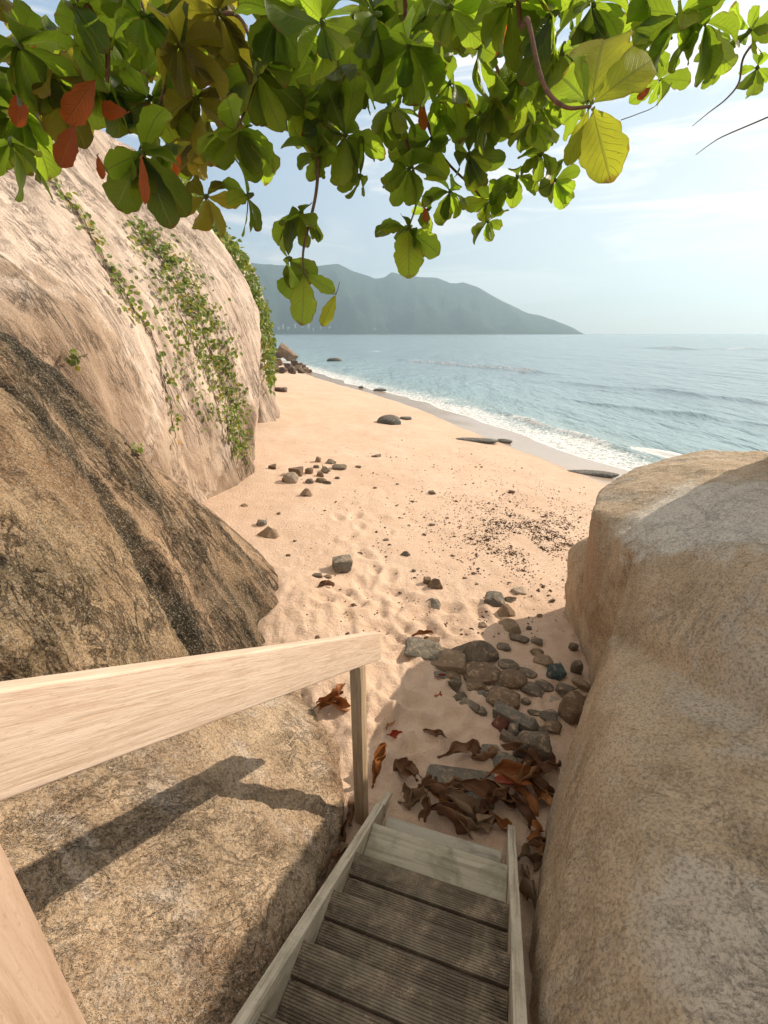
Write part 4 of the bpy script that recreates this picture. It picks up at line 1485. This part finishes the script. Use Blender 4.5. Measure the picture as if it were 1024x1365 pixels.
twig([A(1080, 130, 2.2), A(1024, 156, 2.2), A(968, 180, 2.2), A(950, 190, 2.2), A(928, 206, 2.2)], .007, .0014, from_hub=True)
twig([A(896, 110, 1.9), A(875, 140, 1.9), A(850, 152, 1.9), A(828, 160, 1.9)], .0014, .0018, from_hub=False)
twig([A(406, 366, 2.0), A(425, 382, 2.0), A(446, 392, 2.0), A(453, 376, 2.0)], .0025, .0015, from_hub=False)


# ------------------------------------------------------------------ creepers
def creeper_leaf(buf, p, n, s):
    V, Fc, UV, RN = buf
    n = (n + Vector((uni(-.9, .9), uni(-.9, .9), uni(-.5, .9)))).normalized()
    d = Vector((uni(-1, 1), uni(-1, 1), uni(-1.2, .3)))
    d = (d - n * d.dot(n)).normalized()
    sd = d.cross(n)
    o = len(V)
    r = rnd() ** 1.15
    for a, b, h in [(0, 0, 0), (.35, .42, .12), (.75, .30, .1), (1.05, 0, -.08), (.75, -.30, .1), (.35, -.42, .12), (.5, 0, -.03)]:
        V.append(p + d * a * s + sd * b * s + n * h * s)
        RN.append(r)
        UV.append((a, b))
    for k in range(6):
        Fc.append((o + 6, o + k, o + (k + 1) % 6))


def strip_points(path, n, sg):
    """random photo points scattered about a photo polyline of (x, y, halfwidth)"""
    out = []
    Ls = [math.hypot(b[0] - a[0], b[1] - a[1]) for a, b in zip(path, path[1:])]
    T = sum(Ls)
    for _ in range(n):
        u = rnd() * T
        for (a, b), l in zip(zip(path, path[1:]), Ls):
            if u <= l:
                f = u / l
                x, y, w = [a[i] + (b[i] - a[i]) * f for i in range(3)]
                out.append((x + random.gauss(0, .5) * w * sg, y + random.gauss(0, .5) * w * .8))
                break
            u -= l
    return out


def creeper(label, host, paths, size, stems, lift=(.02, .12), name='creeper', mat='vine', group=None, roots=()):
    buf = ([], [], [], [])
    base = None
    for path, n in paths:
        for x, y in strip_points(path, n, 1):
            cl = noise.noise((x * .07, y * .07, 3))
            if cl < -.22:
                continue
            p, nn = hit(host, x, y)
            if p is None:
                continue
            if base is None or p.z < base.z:
                base = p.copy()
            creeper_leaf(buf, p + nn * uni(*lift), nn, uni(*size))
    root = empty(name, base)
    tag(root, label, 'creeper', group)
    V, Fc, UV, RN = buf
    mesh_from('leaves', [v - base for v in V], Fc, M[mat], (0, 0, 0), root, uvs=UV, attrs={'rnd': RN}, smooth=False)
    L = []
    for path in stems:
        pts = []
        for (x0, y0), (x1, y1) in zip(path, path[1:]):
            for k in range(10):
                f = k / 10
                p, nn = hit(host, x0 + (x1 - x0) * f + uni(-1.5, 1.5), y0 + (y1 - y0) * f + uni(-1.5, 1.5))
                if p is not None:
                    pts.append(p + nn * .015 - base)
        if len(pts) > 3:
            L.append(tube(pts, .007, 4))
    if L:
        mesh_from('stems', *merge(L), M['stem'], (0, 0, 0), root)
    L = []
    for path in roots:
        pts = []
        for (x0, y0), (x1, y1) in zip(path, path[1:]):
            for k in range(8):
                f = k / 8
                p, nn = hit(host, x0 + (x1 - x0) * f + uni(-1, 1), y0 + (y1 - y0) * f)
                if p is not None:
                    pts.append(p + nn * .03 - base)
        if len(pts) > 3:
            L.append(tube(pts, .009, 4))
    if L:
        mesh_from('roots', *merge(L), M['root'], (0, 0, 0), root)


creeper('thick green creeper tumbling down the middle of the huge pale boulder', rock1,
        [([(175, 300, 14), (215, 335, 20), (250, 390, 26), (275, 440, 26), (298, 500, 26), (312, 555, 20), (318, 610, 10)], 1500),
         ([(190, 320, 30), (240, 430, 40), (285, 560, 30)], 420)],
        (.048, .095), [[(185, 300), (245, 400), (285, 480), (315, 560), (325, 620)], [(205, 320), (270, 430), (300, 520), (305, 600)], [(230, 400), (262, 470), (290, 540), (300, 600)]],
        roots=[[(300, 520), (312, 600), (322, 645)], [(318, 560), (328, 610), (330, 640)], [(310, 560), (309, 610), (318, 640)], [(325, 590), (333, 620), (326, 645)]])
creeper('thin trailing creeper with sparse leaves on the left half of the pale boulder', rock1,
        [([(60, 240, 16), (105, 285, 14), (135, 330, 12), (155, 385, 12), (185, 430, 10)], 120), ([(150, 375, 14), (205, 440, 8), (225, 520, 5), (232, 590, 4)], 60)],
        (.055, .10), [[(60, 230), (110, 290), (150, 380), (200, 440), (226, 540), (234, 590)], [(85, 260), (130, 330), (165, 390), (215, 470)]])
creeper('few leaved sprig growing from the crack above the ribbed boulder', rock2,
        [([(140, 548, 8), (160, 546, 8)], 26), ([(172, 598, 4), (184, 612, 4)], 10)],
        (.04, .07), [[(132, 552), (160, 548), (185, 545)], [(165, 590), (180, 604), (186, 614)]], lift=(.02, .10), name='sprig')
creeper('tiny two leaved sprig rooted on bare pale rock at far left', rock1, [([(94, 470, 4), (97, 484, 4)], 9)], (.05, .08), [[(94, 466), (100, 480), (118, 470)]], name='sprig', lift=(.02, .10))


# the mass of greenery hanging over the far wall
def hanging(label, outline, n, size, t_of, name, thick=.5):
    buf = ([], [], [], [])
    pts2 = outline
    xs = [p[0] for p in pts2]
    ys = [p[1] for p in pts2]

    def inside(x, y):
        c = False
        j = len(pts2) - 1
        for i in range(len(pts2)):
            if (pts2[i][1] > y) != (pts2[j][1] > y) and x < (pts2[j][0] - pts2[i][0]) * (y - pts2[i][1]) / (pts2[j][1] - pts2[i][1]) + pts2[i][0]:
                c = not c
            j = i
        return c
    k = 0
    low = None
    while k < n:
        x, y = uni(min(xs), max(xs)), uni(min(ys), max(ys))
        if not inside(x + uni(-3, 3), y + uni(-4, 4)):
            continue
        p = A(x, y, t_of(x, y) + uni(-thick, thick) + thick * 1.2 * noise.noise((x * .08, y * .05, 2)))
        creeper_leaf(buf, p, Vector((.5, -.7, .35)), uni(*size))
        low = p if low is None or p.z < low.z else low
        k += 1
    base = low.copy()
    root = empty(name, base)
    tag(root, label, 'creeper')
    V, Fc, UV, RN = buf
    mesh_from('leaves', [v - base for v in V], Fc, M['hedge'], (0, 0, 0), root, uvs=UV, attrs={'rnd': RN}, smooth=False)
    L = []
    for _ in range(14):
        a = random.choice(V)
        L.append(tube([a - base, a - base + Vector((uni(-.3, .3), uni(-.3, .3), -.5)), a - base + Vector((uni(-.4, .4), uni(-.3, .3), -1.1))], .012, 4))
    mesh_from('stems', *merge(L), M['stem'], (0, 0, 0), root)


hanging('dense curtain of green creeper hanging over the far rock wall', [(238, 232), (262, 258), (290, 296), (312, 318), (330, 345), (348, 385), (360, 430), (366, 462), (366, 505), (360, 520), (352, 470), (344, 440), (340, 560), (334, 560), (300, 400), (240, 290)],
        4200, (.10, .20), lambda x, y: 15.6 if x > 300 else 13.5, 'creeper_curtain', .7)

# ------------------------------------------------------------------ dead leaves
DEADN = [0]


def dead_leaf(px, py, ang, lp, mat, label, curl=1.6, cup=.9, asp=.45, n=1, lift=.02, host=None, group=None, stand=.15, cat='dead leaf'):
    p, t = G(px, py)
    if host is not None:
        hh, nn = hit(host, px, py)
        if hh is not None:
            p, t = hh, (hh - CAMP).length
    L = 1.05 * lp * t / F
    buf = ([], [], [], [])
    for k in range(n):
        a = R(ang) + (k - (n - 1) / 2) * .55 + uni(-.1, .1)
        d = Vector((math.cos(a), math.sin(a), stand + uni(-.05, .15)))
        st = p - Vector((math.cos(a), math.sin(a), 0)) * L * .5 + Vector((0, 0, lift))
        nr = Vector((uni(-.5, .5), uni(-.5, .5), 1))
        i0 = len(buf[0])
        leaf_geo(buf, st, d, nr, L, L * asp * 1.05, droop=curl * uni(.6, 1.1) * random.choice((1, 1, -1)), cup=cup * uni(.8, 1.5), wave=.05, r=rnd(), nv=18, nu=10, twist=uni(-1.3, 1.3), petiole=.08)
        for i in range(i0, len(buf[0])):
            v = buf[0][i]
            q = v * (5.5 / L * .25)
            v += Vector((noise.noise(q * 2.6), noise.noise(q * 2.6 + Vector((9, 0, 0))), noise.noise(q * 2.6 + Vector((0, 9, 0))))) * L * .11
            v += Vector((noise.noise(q * 7), noise.noise(q * 7 + Vector((9, 0, 0))), noise.noise(q * 7 + Vector((0, 9, 0))))) * L * .032
    # let it rest on the sand
    V = buf[0]
    zmin = min(v.z - terrain(v.x, v.y) for v in V) if host is None else 0
    V2 = [Vector((v.x, v.y, v.z - zmin - .006)) for v in V]
    base = p.copy()
    o = mesh_from('dead_leaf', [v - base for v in V2], buf[1], M[mat], base, None, uvs=buf[2], attrs={'rnd': buf[3]})
    sm = o.modifiers.new('thickness', 'SOLIDIFY')
    sm.thickness = .002
    tag(o, label, cat, group)
    return o


D = dead_leaf
D(683, 1050, -8, 74, 'dead_o', 'largest curled leaf with a red back near the stair foot', 1.2, .8, .42)
D(674, 1046, -12, 46, 'dead_r', 'bright red leaf half lying on the largest curled leaf', .7, .5, .5, lift=.07)
D(723, 1066, -75, 38, 'dead_o', 'orange brown leaf right of the largest curled leaf', .6, .4, .5)
D(612, 1010, 8, 58, 'dead', 'long brown leaf lying across the sandy sill', .9, .8, .35)
D(645, 1020, -25, 42, 'dead', 'narrow dark brown leaf beside the long brown leaf', 1.0, .9, .35)
D(506, 1027, 70, 44, 'dead_o', 'upright brown leaf standing just right of the post', .6, 1.0, .40, stand=.8)
D(545, 1037, 150, 34, 'dead', 'dark two lobed leaf beyond the left stringer end', .8, .7, .6, n=2)
D(546, 1064, 80, 38, 'dead_p', 'pale curled leaf beyond the left stringer end', 2.0, 1.1, .45)
D(580, 1071, -10, 44, 'dead', 'ring curled dark leaf left in the pile at the stair foot', 2.6, 1.2, .5)
D(608, 1086, -35, 50, 'dead_p', 'grey brown crumpled leaf in front of the pile', 1.8, 1.0, .5)
D(634, 1078, -20, 58, 'dead', 'wide dark curled leaf in the middle of the pile', 1.5, .9, .5)
D(651, 1095, -50, 48, 'dead', 'dark leaf drooping over the right of the pile', 1.2, .9, .45)
D(668, 1078, 15, 44, 'dead', 'dark rolled leaf just below the largest curled leaf', 1.8, 1.0, .45)
D(692, 1086, -70, 44, 'dead', 'brown leaf hanging down at the right stringer end', .9, .8, .42)
D(714, 1022, 5, 56, 'dead', 'broad dark brown leaf against the broad dark slab', 1.1, .6, .55)
D(716, 1036, -5, 50, 'dead', 'second dark leaf tucked under the broad dark brown leaf', .8, .9, .4)
D(600, 1060, 30, 36, 'dead', 'small dark leaf behind the ring curled leaf', 1.6, 1.0, .5)
D(625, 1064, 160, 36, 'dead_p', 'small pale brown leaf at the back of the pile', 1.4, 1.0, .5)
D(712, 1128, 100, 48, 'dead_o', 'bright orange leaf between the right stringer and boulder', 1.4, .8, .5)
D(702, 1148, 30, 34, 'dead_p', 'pale crinkled leaf under the bright orange leaf', 2.0, 1.1, .5)
D(709, 1215, 95, 56, 'dead_p', 'long dry shrivelled leaf beside the right stringer', 1.2, 1.3, .3)
D(700, 1182, 80, 40, 'dead', 'thin dark leaf above the long dry shrivelled leaf', 1.2, 1.2, .3)
D(585, 933, 80, 17, 'dead_r', 'small red teardrop leaf on sand left of the heap', .6, .5, .65, stand=.5)
D(586, 905, 0, 16, 'dead_r', 'dark red scrap of leaf at the left edge of the heap', .6, .5, .6)
D(526, 982, 0, 18, 'dead_r', 'red scrap of leaf on sunlit sand', .8, .6, .6)
D(520, 966, 60, 16, 'dead_o', 'orange scrap of leaf just behind the red scrap', .8, .6, .6)
D(441, 944, 20, 42, 'dead_o', 'splayed bunch of brown leaves on the sand behind the rail', .8, .9, .4, n=3)
D(577, 983, -35, 30, 'dead', 'thin dark leaf blade stuck in the sand', .4, 1.2, .28, stand=.4)
D(437, 1165, 75, 42, 'dead', 'brown leaf squeezed between left stringer and speckled boulder', 1.2, 1.2, .4)
D(458, 1122, 70, 40, 'dead', 'dark leaf wedged at the base of the post', 1.2, 1.2, .45)
D(470, 1092, 85, 32, 'dead', 'dark leaf behind the base of the post', 1.0, 1.0, .5)
D(560, 850, -4, 28, 'dead_o', 'straight orange brown leaf lying on the mottled grey stone', .3, 1.0, .28, lift=.06)
D(610, 893, 20, 16, 'dead_o', 'orange leaf scrap tucked into the heap of stones', .6, .6, .6, lift=.06)
D(592, 1098, -20, 46, 'dead', 'dark crumpled leaf lying against the sill at the left of the pile', 1.8, 1.1, .5)
D(662, 1062, -35, 48, 'dead', 'deep brown folded leaf behind the right of the pile', 1.4, 1.1, .5)
D(640, 1100, 12, 44, 'dead_p', 'light brown curled leaf at the sill in front of the pile', 1.9, 1.2, .5)
D(700, 1050, 40, 46, 'dead', 'chestnut brown leaf curled beside the massive boulder', 1.5, 1.0, .5)
D(565, 1058, 35, 40, 'dead', 'slim dark leaf between the pale curled and ring curled leaves', 1.5, 1.1, .4)
D(690, 1012, -30, 44, 'dead', 'dusky folded leaf over the pitted grey stone', 1.2, 1.0, .5, lift=.05)
for x, y in [(570, 1090), (590, 1078), (612, 1104), (626, 1090), (648, 1084), (660, 1106), (700, 1072), (716, 1140), (555, 1078), (716, 1050), (455, 1140)]:
    D(x, y, uni(-70, 70), uni(30, 46), random.choice(('dead', 'dead', 'dead_p', 'dead_o')), 'dry brown leaf in the litter between the lowest step and the stones', uni(.8, 2.0), uni(.7, 1.2), uni(.4, .55), group='leaf litter at the stair foot')
D(433, 784, 12, 22, 'dead', 'curled dark leaf in the sand below the square grey block', 1.2, 1.0, .4)

# ------------------------------------------------------------------ houses on the far shore
def house(px, py, w):
    t = 2440.0
    r = ray(px, 444)
    k = 2440 / math.hypot(r.x, r.y)
    x, y = r.x * k, r.y * k
    h = (444 - py) / 1.16 / F * 2440 + 3
    W = w / F * 2440
    V, Fc = box_pts((-W / 2, -4, -14), Vector((W, 0, 0)), Vector((0, 8, 0)), Vector((0, 0, 14 + W * .45)))
    o = len(V)
    z = W * .45
    V += [Vector((-W * .56, -5, z)), Vector((W * .56, -5, z)), Vector((W * .56, 5, z)), Vector((-W * .56, 5, z)), Vector((-W * .4, 0, z + W * .3)), Vector((W * .4, 0, z + W * .3))]
    Fc += [(o, o + 1, o + 5, o + 4), (o + 1, o + 2, o + 5), (o + 2, o + 3, o + 4, o + 5), (o + 3, o, o + 4)]
    ob = mesh_from('far_house', V, Fc, M['house'], (x, y, h), None, smooth=False)
    tag(ob, 'tiny white house among trees on the far shore below the hills', 'house', 'houses on the far shore')


for px, py, w in [(372, 437, 2), (378, 434, 2), (385, 438, 3), (394, 433, 2), (404, 437, 2), (412, 434, 3), (418, 438, 2), (428, 436, 2), (440, 437, 3), (450, 439, 2), (459, 438, 3), (470, 440, 2), (484, 439, 2), (500, 440, 3)]:
    house(px, py, w)

# ------------------------------------------------------------------ haze
def haze_box():
    V, Fc = box_pts((-5200, -700, -8), Vector((10800, 0, 0)), Vector((0, 6400, 0)), Vector((0, 0, 560)))
    m = bpy.data.materials.new('sea_haze')
    m.use_nodes = True
    t = m.node_tree
    t.nodes.clear()
    out = t.nodes.new('ShaderNodeOutputMaterial')
    v = t.nodes.new('ShaderNodeVolumePrincipled')
    v.inputs['Color'].default_value = (.60, .83, .99, 1)
    v.inputs['Density'].default_value = .00028
    v.inputs['Anisotropy'].default_value = .36
    t.links.new(v.outputs[0], out.inputs['Volume'])
    o = mesh_from('haze', V, Fc, m, smooth=False)
    bm = bmesh.new()
    bm.from_mesh(o.data)
    bmesh.ops.recalc_face_normals(bm, faces=bm.faces)
    bm.to_mesh(o.data)
    bm.free()
    tag(o, 'thin sea haze', 'haze', kind='stuff')


HAZE = True
if HAZE:
    haze_box()

# ------------------------------------------------------------------ light
sd = bpy.data.lights.new('sun', 'SUN')
so = bpy.data.objects.new('sun', sd)
C.objects.link(so)
sd.energy = 4.1
sd.angle = R(.5)
sd.color = (1.0, .87, .70)
so.rotation_euler = SUN.to_track_quat('Z', 'Y').to_euler()
so.location = SUN * 50

w = bpy.data.worlds.new("World")
scene.world = w
w.use_nodes = True
t = w.node_tree
t.nodes.clear()
out = t.nodes.new('ShaderNodeOutputWorld')
bg = t.nodes.new('ShaderNodeBackground')
sky = t.nodes.new('ShaderNodeTexSky')
sky.sky_type = 'NISHITA'
sky.sun_disc = False
sky.sun_elevation = R(SUN_EL)
sky.sun_rotation = R(SUN_AZ)
sky.air_density = 1.0
sky.dust_density = .8
sky.ozone_density = 1.2
co = t.nodes.new('ShaderNodeTexCoord')
mp = t.nodes.new('ShaderNodeMapping')
mp.inputs['Rotation'].default_value = (R(3), R(8), R(10))
mp.inputs['Scale'].default_value = (1.2, 1.6, 9)
t.links.new(co.outputs['Generated'], mp.inputs[0])
n1 = t.nodes.new('ShaderNodeTexNoise')
n1.inputs['Scale'].default_value = 1.9
n1.inputs['Detail'].default_value = 9
n1.inputs['Roughness'].default_value = .62
n1.inputs['Distortion'].default_value = .7
t.links.new(mp.outputs[0], n1.inputs['Vector'])
L = t.links.new


def wmath(op, a, b, clamp=False):
    nd = t.nodes.new('ShaderNodeMath')
    nd.operation = op
    nd.use_clamp = clamp
    for k, v in enumerate((a, b)):
        if isinstance(v, bpy.types.NodeSocket):
            L(v, nd.inputs[k])
        else:
            nd.inputs[k].default_value = v
    return nd.outputs[0]


def wmix(f, a, b):
    nd = t.nodes.new('ShaderNodeMix')
    nd.data_type = 'RGBA'
    for k, v in ((0, f), (6, a), (7, b)):
        if isinstance(v, bpy.types.NodeSocket):
            L(v, nd.inputs[k])
        elif k == 0:
            nd.inputs[k].default_value = v
        else:
            nd.inputs[k].default_value = (*v, 1)
    return nd.outputs[2]


def wramp(f, stops):
    nd = t.nodes.new('ShaderNodeValToRGB')
    L(f, nd.inputs[0])
    for e, (p, v) in zip(nd.color_ramp.elements, stops):
        e.position = p
        e.color = (v, v, v, 1)
    return nd.outputs[0]


# a thin veil of high cloud: bluer higher up, cream towards the low sun
sep = t.nodes.new('ShaderNodeSeparateXYZ')
L(co.outputs['Generated'], sep.inputs[0])
low = wramp(sep.outputs[2], [(.0, 1.0), (.42, 0.0)])
dot = t.nodes.new('ShaderNodeVectorMath')
dot.operation = 'DOT_PRODUCT'
L(co.outputs['Generated'], dot.inputs[0])
dot.inputs[1].default_value = SUN
near = wramp(dot.outputs['Value'], [(.25, 0.0), (.90, 1.0)])
warm = wmath('MULTIPLY', wmath('ADD', wmath('MULTIPLY', near, .75), .25), wmath('ADD', wmath('MULTIPLY', low, .8), .2), True)
veil = wmix(warm, (1.75, 2.5, 3.5), (4.9, 4.25, 3.65))
streak = wramp(n1.outputs['Fac'], [(.49, 0.0), (.60, 1.0)])
n2 = t.nodes.new('ShaderNodeTexNoise')
n2.inputs['Scale'].default_value = 2.6
n2.inputs['Detail'].default_value = 8
n2.inputs['Roughness'].default_value = .6
mp2 = t.nodes.new('ShaderNodeMapping')
mp2.inputs['Scale'].default_value = (1, 1, 2.2)
mp2.inputs['Location'].default_value = (3, 1, 5)
L(co.outputs['Generated'], mp2.inputs[0])
L(mp2.outputs[0], n2.inputs['Vector'])
puffs = wramp(n2.outputs['Fac'], [(.54, 0.0), (.68, .7)])
cloud = wmath('MAXIMUM', streak, puffs)
col = wmix(.80, sky.outputs[0], veil)
col = wmix(wmath('MULTIPLY', cloud, .85), col, (5.7, 5.35, 5.1))
col = wmix(wramp(sep.outputs[2], [(.46, 0.0), (.75, 1.0)]), col, (3.9, 3.5, 3.05))  # cream overhead, out of view, added to warm and lift the shaded areas
L(col, bg.inputs['Color'])
bg.inputs['Strength'].default_value = .13
t.links.new(bg.outputs[0], out.inputs[0])

# ------------------------------------------------------------------ output
scene.view_settings.view_transform = 'Standard'
scene.view_settings.look = 'None'
scene.view_settings.gamma = 1
scene.view_settings.use_curve_mapping = False
scene.view_settings.exposure = 0.77
scene.render.engine = 'CYCLES'
cy = scene.cycles
cy.use_denoising = True
cy.max_bounces = 8
cy.transparent_max_bounces = 8
cy.volume_bounces = 0
cy.sample_clamp_indirect = 6
